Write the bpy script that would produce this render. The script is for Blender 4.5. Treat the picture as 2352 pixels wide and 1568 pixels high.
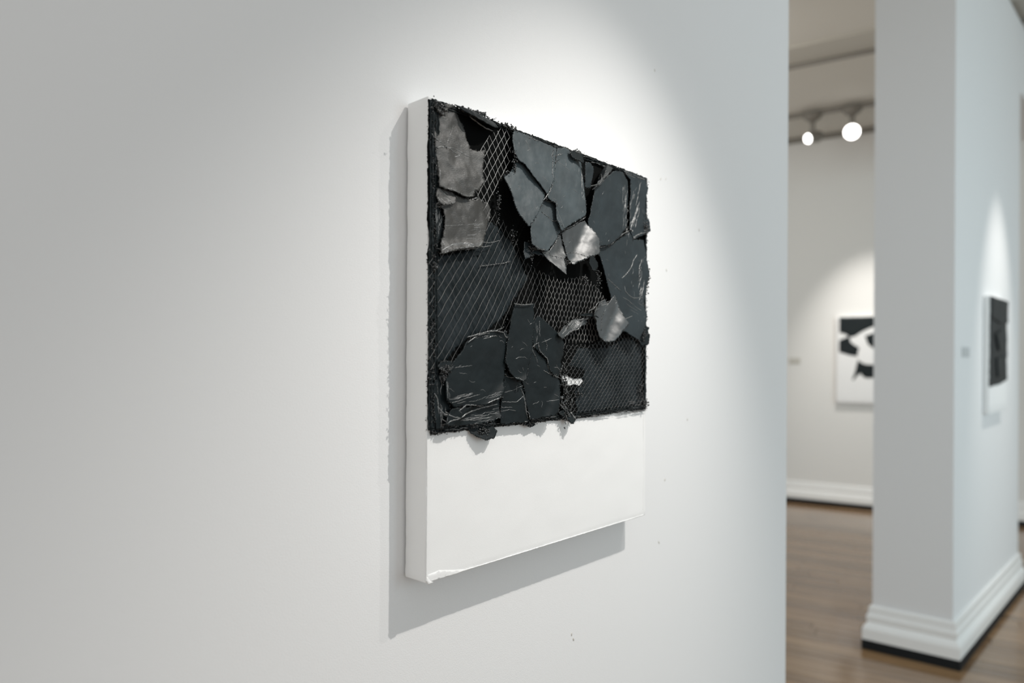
import bpy, bmesh, math, random
import numpy as np
from mathutils import Vector, Matrix, noise
from mathutils.geometry import delaunay_2d_cdt

random.seed(7)
for o in list(bpy.data.objects):
    bpy.data.objects.remove(o)
C = bpy.context.scene.collection

# ------------------------------------------------------------------ camera
cam_d = bpy.data.cameras.new('camera'); cam = bpy.data.objects.new('camera', cam_d); C.objects.link(cam)
cam_d.sensor_width = 36; cam_d.lens = 1600 / 2352 * 36; cam_d.shift_y = 36 / 2352
cam.matrix_world = Matrix.Translation((0, 0, 1.5)) @ Matrix.Rotation(math.pi / 2, 4, 'X') @ Matrix.Rotation(0.005, 4, 'Z')
cam_d.clip_start = 0.02
cam_d.dof.use_dof = True; cam_d.dof.focus_distance = 0.99; cam_d.dof.aperture_fstop = 2.4
bpy.context.scene.camera = cam

# ------------------------------------------------------------------ geometry of the near wall
TH = .7328; CW, CH, CT = .5125, .6, .04
D = Vector((math.sin(TH), math.cos(TH), 0)); N = Vector((math.cos(TH), -math.sin(TH), 0)); UP = Vector((0, 0, 1))
O = Vector((-.1048, .8564, 1.8208))
def near(s, t, n): return O + D * s - UP * t + N * n        # metres: right, down, out of the canvas face

# ------------------------------------------------------------------ world and lights
w = bpy.data.worlds.new('world'); bpy.context.scene.world = w; w.use_nodes = True
bg = w.node_tree.nodes['Background']; bg.inputs[0].default_value = (.955, .98, .985, 1); bg.inputs[1].default_value = .635
def lamp(name, kind, loc, target, power, color, **kw):
    l = bpy.data.lights.new(name, kind); l.energy = power; l.color = color
    for k, v in kw.items(): setattr(l, k, v)
    o = bpy.data.objects.new(name, l); C.objects.link(o); o.location = loc
    o.rotation_euler = (Vector(target) - Vector(loc)).to_track_quat('-Z', 'Y').to_euler(); return o
WARM = (1, .96, .91)
lamp('key_spotlight', 'SPOT', near(.486, -.855, .885), near(.34, .74, -.04), 72, WARM, spot_size=math.radians(60), spot_blend=1, shadow_soft_size=.008)
lamp('second_spotlight', 'SPOT', near(.775, -.895, .885), near(.34, .74, -.04), 14, WARM, spot_size=math.radians(60), spot_blend=1, shadow_soft_size=.008)
lamp('window_daylight', 'AREA', (5.2, -1.0, 2.2), (2.75, 3.6, 1.5), 36, (.68, .91, 1), size=2.2, spread=math.radians(100))
lamp('warm_fill_light', 'AREA', (-1.6, -3.4, 3.0), (1.8, 3.2, 1.4), 9, (1, .84, .60), size=2.0)  # added fill, no lamp there; warms and brightens the partition end
lamp('far_room_fill_light', 'AREA', (.7, 5.1, 3.2), (3.2, 6.3, 1.6), 19, (1, .96, .88), size=1.6)  # added fill hidden behind the near wall to brighten the far room

lamp('far_wall_spotlight', 'SPOT', (3.045, 5.985, 3.45), (3.591, 6.882, 1.36), 155, WARM, spot_size=math.radians(52), spot_blend=1, shadow_soft_size=.02)
lamp('partition_spotlight', 'SPOT', (3.431, 3.549, 3.45), (2.862, 4.111, 1.42), 120, WARM, spot_size=math.radians(38), spot_blend=1, shadow_soft_size=.02)

sc = bpy.context.scene
sc.view_settings.view_transform = 'Standard'; sc.view_settings.look = 'None'
sc.view_settings.gamma = 1; sc.view_settings.use_curve_mapping = False; sc.view_settings.exposure = .09

# ------------------------------------------------------------------ materials
def mat(name, col, rough=.6, spec=.5, bump=None, build=None, emit=None, dist=.001):
    m = bpy.data.materials.new(name); m.use_nodes = True; nt = m.node_tree; b = nt.nodes['Principled BSDF']
    b.inputs['Base Color'].default_value = (*col, 1); b.inputs['Roughness'].default_value = rough
    b.inputs['Specular IOR Level'].default_value = spec
    if emit: b.inputs['Emission Color'].default_value = (*emit[:3], 1); b.inputs['Emission Strength'].default_value = emit[3]
    if bump:                                    # list of (scale, detail, strength, stretch)
        tc = nt.nodes.new('ShaderNodeTexCoord'); prev = None
        for sca, det, stg, stretch, rot in bump:
            mp = nt.nodes.new('ShaderNodeMapping'); nt.links.new(tc.outputs['Object'], mp.inputs[0])
            mp.inputs['Scale'].default_value = stretch; mp.inputs['Rotation'].default_value = (0, rot, 0)
            nz = nt.nodes.new('ShaderNodeTexNoise'); nz.inputs['Scale'].default_value = sca; nz.inputs['Detail'].default_value = det
            nt.links.new(mp.outputs[0], nz.inputs['Vector'])
            bp = nt.nodes.new('ShaderNodeBump'); bp.inputs['Strength'].default_value = stg; bp.inputs['Distance'].default_value = dist
            nt.links.new(nz.outputs['Fac'], bp.inputs['Height'])
            if prev: nt.links.new(prev.outputs[0], bp.inputs['Normal'])
            prev = bp
        nt.links.new(prev.outputs[0], b.inputs['Normal'])
    if build: build(nt, b)
    return m
I3 = (1, 1, 1)
def vary(c1, c2, sca, det=4):
    def f(nt, b):
        tc = nt.nodes.new('ShaderNodeTexCoord'); nz = nt.nodes.new('ShaderNodeTexNoise'); nz.inputs['Scale'].default_value = sca
        nz.inputs['Detail'].default_value = det
        nt.links.new(tc.outputs['Object'], nz.inputs['Vector'])
        r = nt.nodes.new('ShaderNodeValToRGB'); r.color_ramp.elements[0].position = .35; r.color_ramp.elements[1].position = .68
        r.color_ramp.elements[0].color = (*c1, 1); r.color_ramp.elements[1].color = (*c2, 1)
        nt.links.new(nz.outputs['Fac'], r.inputs[0]); nt.links.new(r.outputs[0], b.inputs['Base Color'])
    return f
M = {}
M['wall'] = mat('wall_paint', (.80, .80, .80), .75, .3, [(650, 2, .35, I3, 0), (90, 3, .12, I3, 0)], dist=.0008)
M['wall_far'] = mat('wall_paint_beige', (.78, .77, .745), .8, .2, [(200, 2, .1, I3, 0)])
M['ceiling'] = mat('ceiling_paint', (.70, .68, .63), .9, .1, [(150, 2, .1, I3, 0)])
M['trim'] = mat('trim_gloss', (.90, .90, .885), .3, .5, [(60, 2, .05, I3, 0)])
M['plinth'] = mat('black_plinth', (.006, .008, .01), .6, .3, [(200, 2, .1, I3, 0)])
M['canvas'] = mat('primed_canvas', (.84, .84, .835), .7, .3, [(900, 3, .25, I3, 0), (45, 3, .15, I3, 0)], vary((.82, .82, .80), (.86, .86, .845), 30) and None, dist=.0006)
FB = [(900, 3, .30, (1, 1, .5), .6), (110, 5, .22, I3, 0)]
def skin(name, c, rough, spec=.35, bump=FB, dist=.0005):
    return mat(name, c, rough, spec, bump, vary(tuple(x * .85 for x in c), tuple(x * 1.2 for x in c), 25), dist=dist)
M['flake'] = skin('satin_black_paint', (.0085, .0125, .014), .50, .15)  # lower skins: their weaker light is painted in as a darker tone
M['flake_half_lit'] = skin('satin_black_paint_half_lit', (.019, .027, .031), .50, .25)  # same paint between the two, part of the light put into its colour
M['flake_lit'] = skin('satin_black_paint_lit', (.046, .060, .066), .52, .28)  # upper skins: the stronger light they catch is put into this tone
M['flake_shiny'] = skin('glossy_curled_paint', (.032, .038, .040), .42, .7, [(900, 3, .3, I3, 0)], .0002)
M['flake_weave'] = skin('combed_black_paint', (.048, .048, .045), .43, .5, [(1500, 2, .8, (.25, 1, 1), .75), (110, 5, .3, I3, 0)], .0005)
M['bead'] = mat('glossy_black_paint', (.013, .015, .016), .22, .9, [(700, 2, .4, I3, 0)], dist=.0004)
M['ridge'] = mat('paint_ridge_highlight', (.14, .145, .145), .25, 1, [(500, 2, .5, I3, 0)], dist=.0004)  # black paint too; colour lifted to stand in for its highlights
M['void_shade'] = mat('void_shade_ground', (.0025, .003, .003), .95, .08, [(120, 4, .5, I3, 0)])  # near-black stands in for the shade inside the voids
M['brushed'] = mat('brushed_charcoal_ground', (.012, .016, .018), .55, .10, [(260, 3, 1.0, (1, 1, .10), -.62), (60, 4, .4, I3, 0)], vary((.011, .0155, .0175), (.025, .032, .036), 40), dist=.0022)
M['strand_lit'] = mat('lit_wire_strand', (.5, .5, .49), .34, .8, [(300, 2, .2, I3, 0)])  # black wire under the spotlight; its gleam is put into the colour
M['strand'] = mat('half_lit_wire_strand', (.26, .26, .25), .34, .8, [(300, 2, .2, I3, 0)], vary((.09, .09, .09), (.24, .235, .225), 18))  # same black wire with a partly lit tone put into its colour
M['strand_left'] = mat('shadow_wire_strand', (.14, .14, .14), .4, .6, [(300, 2, .2, I3, 0)], vary((.02, .022, .023), (.07, .07, .07), 18))  # shadow lines beside the lit wires, painted as darker strands
M['strand_dark'] = mat('blackened_wire_strand', (.06, .063, .066), .34, .8, [(300, 2, .2, I3, 0)], vary((.03, .034, .036), (.085, .085, .083), 18))
M['black_art'] = mat('flat_black_paint', (.010, .015, .017), .5, .25, [(60, 4, .4, I3, 0)])
M['metal'] = mat('grey_track_metal', (.25, .235, .21), .5, .5, [(100, 2, .05, I3, 0)])
M['dark_metal'] = mat('dark_track_metal', (.05, .055, .06), .5, .5, [(100, 2, .05, I3, 0)])
M['glow'] = mat('lamp_glow', (1, 1, 1), .5, .5, emit=(1, .98, .95, 6))
M['label'] = mat('grey_card', (.56, .57, .57), .7, .3, [(200, 2, .05, I3, 0)])
M['label_beige'] = mat('beige_card', (.55, .53, .48), .7, .3, [(200, 2, .05, I3, 0)])
def wood(nt, b):
    b.inputs['Coat Weight'].default_value = .3; b.inputs['Coat Roughness'].default_value = .09
    tc = nt.nodes.new('ShaderNodeTexCoord'); mp = nt.nodes.new('ShaderNodeMapping'); mp.inputs['Scale'].default_value = (1.2, 14, 14)
    oi = nt.nodes.new('ShaderNodeObjectInfo'); ad = nt.nodes.new('ShaderNodeVectorMath'); ad.operation = 'ADD'
    sc_ = nt.nodes.new('ShaderNodeMath'); sc_.operation = 'MULTIPLY'; sc_.inputs[1].default_value = 37
    nt.links.new(oi.outputs['Random'], sc_.inputs[0]); nt.links.new(tc.outputs['Object'], ad.inputs[0]); nt.links.new(sc_.outputs[0], ad.inputs[1])
    nt.links.new(ad.outputs[0], mp.inputs[0])
    nz = nt.nodes.new('ShaderNodeTexNoise'); nz.inputs['Scale'].default_value = 3; nz.inputs['Detail'].default_value = 6; nt.links.new(mp.outputs[0], nz.inputs['Vector'])
    mx = nt.nodes.new('ShaderNodeMath'); mx.operation = 'MULTIPLY_ADD'; mx.inputs[1].default_value = .55
    nt.links.new(oi.outputs['Random'], mx.inputs[0]); nt.links.new(nz.outputs['Fac'], mx.inputs[2])
    r = nt.nodes.new('ShaderNodeValToRGB'); e = r.color_ramp.elements; e[0].position = .3; e[1].position = 1.1 if False else 1.0
    e[0].color = (.15, .080, .033, 1); e[1].color = (.35, .215, .11, 1)
    nt.links.new(mx.outputs[0], r.inputs[0]); nt.links.new(r.outputs[0], b.inputs['Base Color'])
M['wood'] = mat('varnished_floorboard', (.25, .15, .08), .16, .8, None, wood)

# ------------------------------------------------------------------ helpers
def mesh_obj(name, verts, faces, m, parent=None, smooth=False):
    me = bpy.data.meshes.new(name); me.from_pydata([tuple(v) for v in verts], [], faces); me.materials.append(m)
    if smooth: me.polygons.foreach_set('use_smooth', [True] * len(me.polygons))
    me.update()
    bm = bmesh.new(); bm.from_mesh(me); bmesh.ops.recalc_face_normals(bm, faces=bm.faces); bm.to_mesh(me); bm.free()
    o = bpy.data.objects.new(name, me); C.objects.link(o)
    if parent: o.parent = parent
    return o
def fast_obj(name, V, F, m, parent=None, smooth=True):          # closed pieces with right winding already
    me = bpy.data.meshes.new(name); me.from_pydata(V.tolist() if hasattr(V, 'tolist') else V, [], F.tolist() if hasattr(F, 'tolist') else F)
    me.materials.append(m)
    if smooth: me.polygons.foreach_set('use_smooth', [True] * len(me.polygons))
    me.update(); o = bpy.data.objects.new(name, me); C.objects.link(o)
    if parent: o.parent = parent
    return o
def thing(name, label, cat, loc, rz=0, group=None):
    o = bpy.data.objects.new(name, None); C.objects.link(o); o.location = loc; o.rotation_euler = (0, 0, rz)
    o['label'] = label; o['category'] = cat; o.empty_display_size = .1
    if group: o['group'] = group
    return o
def struct(o): o['kind'] = 'structure'; return o
def prism(poly, z0, z1):
    n = len(poly); v = [(x, y, z0) for x, y in poly] + [(x, y, z1) for x, y in poly]
    return v, [tuple(range(n))[::-1], tuple(range(n, 2 * n))] + [(i, (i + 1) % n, n + (i + 1) % n, n + i) for i in range(n)]
def add_box(V, F, c, s, R=None):
    k = len(V)
    for x in (-1, 1):
        for y in (-1, 1):
            for z in (-1, 1):
                p = Vector((x * s[0] / 2, y * s[1] / 2, z * s[2] / 2))
                if R: p = R @ p
                V.append(Vector(c) + p)
    for f in ((0, 1, 3, 2), (4, 6, 7, 5), (0, 4, 5, 1), (2, 3, 7, 6), (0, 2, 6, 4), (1, 5, 7, 3)): F.append(tuple(k + i for i in f))
def add_tube(V, F, pts, rads, n=6):
    k = len(V); m = len(pts)
    for i, p in enumerate(pts):
        a = Vector(pts[max(0, i - 1)]); b = Vector(pts[min(m - 1, i + 1)]); t = (b - a)
        if t.length < 1e-9: t = Vector((1, 0, 0))
        t.normalize(); u = t.cross(Vector((0, 1, 0)))
        if u.length < .1: u = t.cross(Vector((1, 0, 0)))
        u.normalize(); w_ = t.cross(u); r = rads[i] if hasattr(rads, '__len__') else rads
        for j in range(n):
            an = 2 * math.pi * j / n; V.append(Vector(p) + u * (r * math.cos(an)) + w_ * (r * math.sin(an)))
    for i in range(m - 1):
        for j in range(n):
            F.append((k + i * n + j, k + i * n + (j + 1) % n, k + (i + 1) * n + (j + 1) % n, k + (i + 1) * n + j))
    F.append(tuple(k + j for j in range(n))[::-1]); F.append(tuple(k + (m - 1) * n + j for j in range(n)))

# ------------------------------------------------------------------ measured shapes (mm on the canvas face; metres for NICKS)
FLAKES = [
    (9, (0.06, 0.1), [(8.9, 22.0),(16.0, 9.6),(32.0, 4.8),(43.3, 1.3),(45.8, 12.7),(55.5, 26.2),(60.1, 44.4),(63.5, 53.3),(77.2, 53.6),(87.8, 49.6),(83.3, 68.5),(81.8, 78.6),(85.5, 92.5),(78.4, 99.5),(75.8, 104.8),(68.4, 105.2),(65.5, 114.5),(52.9, 116.7),(35.0, 113.4),(17.4, 112.7),(10.3, 110.9),(10.5, 83.3),(7.6, 62.4),(6.9, 42.6)], [(77.8, 78.8, 0.98, -0.2, 14)]),
    (9, (-0.02, 0.06), [(13.0, 134.2),(37.7, 124.5),(41.3, 116.9),(57.7, 117.9),(75.8, 117.1),(83.0, 113.4),(104.1, 115.8),(109.7, 122.7),(105.3, 136.6),(94.8, 152.9),(88.2, 166.8),(79.5, 176.3),(58.8, 180.9),(36.7, 185.2),(9.0, 194.6),(9.7, 187.7),(16.3, 171.7),(21.1, 149.6),(19.0, 138.5)], [(51.9, 168.3, 0.15, 0.99, 35),(85.0, 131.9, 0.97, -0.23, -22)]),
    (20, (0.05, 0.26), [(156.4, 48.8),(172.8, 59.0),(187.2, 73.1),(200.3, 87.7),(190.9, 102.5),(168.6, 127.3),(153.5, 141.8),(139.1, 126.4),(131.7, 100.7),(124.5, 78.7),(143.0, 64.1),(150.8, 53.7)], [(140.9, 98.9, -0.93, 0.37, -12)]),
    (16, (0.0, 0.2), [(148.1, 9.4),(173.9, 8.4),(201.3, 11.1),(241.0, 12.6),(233.7, 32.9),(221.2, 64.4),(201.9, 88.9),(198.4, 84.3),(173.8, 64.6),(162.6, 54.1),(149.2, 49.3),(143.3, 40.1),(143.1, 23.8)], []),
    (18, (0.02, 0.16), [(244.8, 12.2),(262.4, 7.0),(283.3, 10.4),(303.9, 19.0),(307.8, 34.8),(299.1, 70.8),(295.6, 103.2),(258.1, 121.8),(229.5, 137.2),(224.2, 121.9),(225.4, 97.2),(208.6, 92.2),(221.3, 73.3),(231.9, 44.5),(239.5, 29.3)], [(288.9, 52.9, 0.98, -0.19, -14)]),
    (21, (0.04, 0.2), [(204.5, 99.9),(212.8, 92.1),(233.4, 95.7),(231.2, 120.0),(233.9, 137.7),(217.4, 155.0),(200.7, 170.0),(178.7, 169.5),(167.6, 163.9),(168.7, 145.7),(172.5, 135.1),(191.0, 113.9)], []),
    (21, (0.05, 0.15), [(212.7, 168.7),(229.0, 154.6),(243.6, 138.5),(244.6, 159.4),(244.3, 170.9),(235.1, 179.4),(228.5, 201.7),(215.0, 190.8),(203.6, 177.1),(196.2, 169.7)], [(220.8, 167.9, 0.39, 0.92, 32)]),
    (20, (0.02, 0.06), [(244.0, 137.5),(269.7, 124.8),(301.6, 111.2),(310.4, 123.8),(319.5, 142.5),(314.2, 161.0),(291.7, 168.6),(264.2, 182.0),(255.6, 170.5),(248.4, 151.3)], [(283.0, 138.3, 0.83, 0.56, 34)]),
    (17, (0.0, 0.1), [(164.6, 161.1),(177.1, 162.6),(190.0, 168.9),(202.1, 175.2),(182.4, 174.7),(158.7, 185.8),(162.1, 172.5)], [(166.2, 168.5, 0.18, 0.98, 20)]),
    (16, (0.0, 0.03), [(333.0, 53.0),(365.6, 31.9),(388.1, 17.1),(414.7, 13.8),(433.0, 24.8),(432.1, 46.4),(427.2, 73.0),(422.2, 102.6),(399.2, 122.7),(372.7, 138.0),(333.3, 146.9),(324.0, 137.7),(312.1, 109.5),(318.6, 96.6),(326.2, 73.3)], [(412.2, 71.2, 0.99, -0.16, -10)]),
    (8, (0.0, 0.02), [(426.3, 7.2),(461.3, 6.7),(495.4, 7.6),(503.6, 21.3),(494.5, 47.7),(495.1, 74.5),(505.7, 78.5),(509.6, 96.0),(483.8, 107.3),(454.8, 118.2),(443.8, 105.1),(444.6, 69.2),(449.2, 42.3),(448.2, 18.5)], []),
    (13, (0.0, 0.04), [(344.6, 147.3),(383.9, 138.0),(414.1, 122.1),(441.4, 108.8),(452.0, 120.0),(486.7, 116.8),(494.3, 146.3),(501.2, 174.8),(486.5, 209.5),(479.5, 229.4),(483.7, 245.1),(477.6, 263.1),(452.3, 290.1),(428.9, 282.5),(400.6, 272.3),(389.9, 260.2),(385.5, 237.5),(379.9, 217.1),(369.9, 199.2),(359.6, 173.4),(350.6, 154.9)], [(457.8, 228.9, 0.27, 0.96, 8)]),
    (22, (0.03, 0.02), [(318.0, 252.5),(327.6, 243.3),(337.0, 234.1),(352.3, 229.3),(355.1, 238.8),(378.9, 220.8),(384.9, 229.1),(390.0, 252.2),(396.0, 266.1),(377.7, 281.4),(365.3, 293.3),(351.0, 296.6),(338.8, 287.8),(333.2, 277.5),(331.2, 263.6)], [(358.8, 269.6, 0.84, 0.55, 38),(344.6, 240.3, -0.75, -0.66, 30)]),
    (14, (-0.1, 0.25), [(234.1, 287.1),(256.2, 274.9),(285.7, 263.5),(309.5, 261.7),(318.0, 265.8),(295.0, 273.4),(276.5, 279.5),(257.6, 288.1),(242.1, 292.6)], [(280.1, 274.0, 0.82, 0.58, 60)]),
    (12, (0.02, 0.03), [(50.4, 313.1),(59.9, 300.9),(80.0, 291.4),(103.2, 285.3),(127.1, 288.3),(137.3, 295.2),(132.4, 317.9),(126.3, 342.4),(122.5, 364.7),(114.8, 374.7),(85.4, 383.2),(60.5, 383.3),(36.6, 383.9),(23.3, 373.8),(21.5, 353.0),(25.9, 339.3),(35.9, 327.2)], [(97.4, 367.7, 0.58, 0.82, 45),(102.2, 296.0, 0.23, -0.97, 14)]),
    (9, (0.0, 0.08), [(31.5, 385.6),(65.1, 386.1),(90.7, 385.9),(124.1, 378.2),(123.5, 385.6),(119.5, 402.2),(84.0, 407.3),(39.1, 407.8),(19.2, 404.7),(22.2, 394.6)], [(77.2, 388.8, -0.57, -0.82, 60),(85.0, 400.1, 0.33, 0.94, 40)]),
    (15, (0.02, 0.05), [(149.1, 249.4),(168.5, 249.1),(186.8, 244.9),(186.5, 262.6),(185.0, 282.3),(180.8, 305.9),(170.5, 337.1),(162.3, 351.4),(155.3, 354.5),(145.9, 350.2),(135.8, 341.5),(126.1, 327.3),(132.9, 299.1),(139.6, 272.4),(144.2, 257.0)], [(157.7, 342.8, 0.27, 0.96, 60)]),
    (15, (0.05, -0.02), [(194.2, 262.1),(207.7, 268.3),(234.3, 283.8),(257.8, 300.0),(256.8, 316.2),(248.5, 326.1),(248.8, 335.9),(246.2, 347.1),(239.4, 351.9),(224.3, 340.9),(216.6, 323.2),(201.6, 313.4),(188.3, 304.0),(183.3, 291.6),(185.0, 272.7)], [(235.8, 303.3, 0.97, 0.25, -10)]),
    (11, (0.0, 0.03), [(132.6, 342.5),(143.2, 347.4),(153.1, 351.4),(163.7, 356.5),(170.4, 372.2),(174.5, 395.7),(178.9, 411.2),(147.2, 411.0),(122.5, 410.9),(121.6, 402.2),(126.2, 374.4),(130.3, 355.7)], []),
    (13, (0.03, 0.03), [(182.1, 311.9),(190.2, 306.2),(201.8, 316.5),(215.7, 324.8),(225.0, 342.3),(243.4, 351.0),(245.2, 358.9),(242.4, 368.7),(239.9, 384.9),(236.4, 399.4),(226.7, 405.7),(206.6, 406.1),(180.9, 408.7),(174.9, 390.0),(170.5, 366.5),(166.2, 355.5),(173.8, 343.2),(178.5, 322.9)], [(219.6, 385.7, 0.81, 0.59, 45)]),
    (8, (0.1, 0.5), [(68.8, 411.9),(86.6, 414.8),(109.2, 412.6),(115.1, 418.7),(107.8, 427.2),(93.9, 430.0),(80.1, 424.1),(72.7, 419.8)], []),
    (10, (0.0, 0.1), [(9.5, 333.1),(15.5, 327.5),(23.7, 326.3),(32.3, 327.2),(38.8, 329.3),(34.9, 333.3),(29.0, 338.0),(20.5, 335.8)], [(22.1, 330.6, 0.22, 0.97, 60)]),
    (6, (0.1, 0.6), [(180.7, 410.9),(196.2, 409.4),(198.1, 417.3),(184.8, 419.5)], []),
    (10, (0.05, 0.5), [(255.4, 403.8),(273.9, 399.6),(282.8, 405.2),(287.3, 414.5),(275.6, 420.2),(269.3, 412.2)], []),
    (12, (0.3, 0.1), [(475.9, 274.5),(488.6, 265.1),(498.2, 267.9),(493.2, 277.9),(499.0, 280.0),(493.4, 296.9),(479.4, 298.6),(472.6, 288.2)], []),
    (8, (0.0, 0.15), [(7.5, 13.5),(18.8, 7.7),(29.6, 4.6),(38.0, 4.3),(27.0, 8.5),(23.2, 13.5),(17.8, 15.3),(18.7, 21.1),(12.2, 19.7),(8.6, 17.9)], []),
    (9, (0.0, 0.15), [(10.1, 113.4),(21.2, 112.1),(33.5, 113.7),(38.0, 117.6),(35.8, 127.4),(16.4, 133.5),(9.1, 130.5),(6.8, 121.7)], [(22.1, 119.0, 0.39, 0.92, 30)]),
    (17, (-0.05, 0.0), [(303.8, 21.5),(316.8, 20.0),(324.9, 25.8),(325.0, 37.8),(317.1, 55.2),(305.6, 59.4),(304.0, 42.1)], []),
    (17, (-0.1, 0.1), [(370.3, 11.8),(386.1, 12.4),(364.0, 30.0),(325.2, 54.6),(324.6, 50.2),(346.5, 34.8)], [(351.3, 32.7, -0.79, 0.61, 40)]),
    (14, (0.0, 0.1), [(323.3, 163.2),(331.2, 160.3),(341.4, 170.3),(342.9, 176.9),(335.0, 184.2),(327.0, 181.9),(322.0, 173.4)], []),
    (16, (0.0, 0.2), [(270.5, 11.4),(292.0, 4.4),(299.0, 11.8),(298.3, 23.0),(283.3, 20.8),(272.8, 19.1)], []),
    (6, (0.0, 0.02), [(7.9, 352.9),(19.5, 341.1),(28.3, 346.4),(27.7, 363.8),(29.6, 376.0),(35.0, 386.8),(42.4, 406.5),(28.1, 409.9),(10.7, 410.3),(7.5, 387.0)], []),
    (6, (0.02, 0.0), [(6.7, 62.5),(12.6, 64.2),(13.9, 82.1),(15.5, 112.1),(12.6, 127.7),(15.1, 136.4),(20.8, 150.7),(18.9, 170.8),(15.4, 187.9),(10.1, 191.5),(8.9, 158.5),(7.8, 113.5)], []),
    (16, (0.0, 0.1), [(237.4, 95.4),(234.3, 111.5),(235.4, 122.7),(252.7, 130.6),(244.2, 135.1),(237.0, 124.3)], []),
]
LIPS = [
    ([(41.5, -0.0), (56.6, 0.3), (72.0, 1.2), (87.9, 3.5), (101.8, 4.4), (118.5, 7.6)], 22, (0, 17), 3),
    ([(365.6, 12.2), (354.9, 23.0), (347.9, 32.5), (340.3, 47.1)], 10, (-3, 2), 12),
    ([(296.6, 255.4), (313.9, 252.3), (331.6, 250.7), (346.1, 256.5), (350.5, 266.0)], 13, (-4, 5), 10),
    ([(476.1, 291.7), (486.9, 276.0), (500.8, 273.7)], 10, (2, 3), 8),
]
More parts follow.
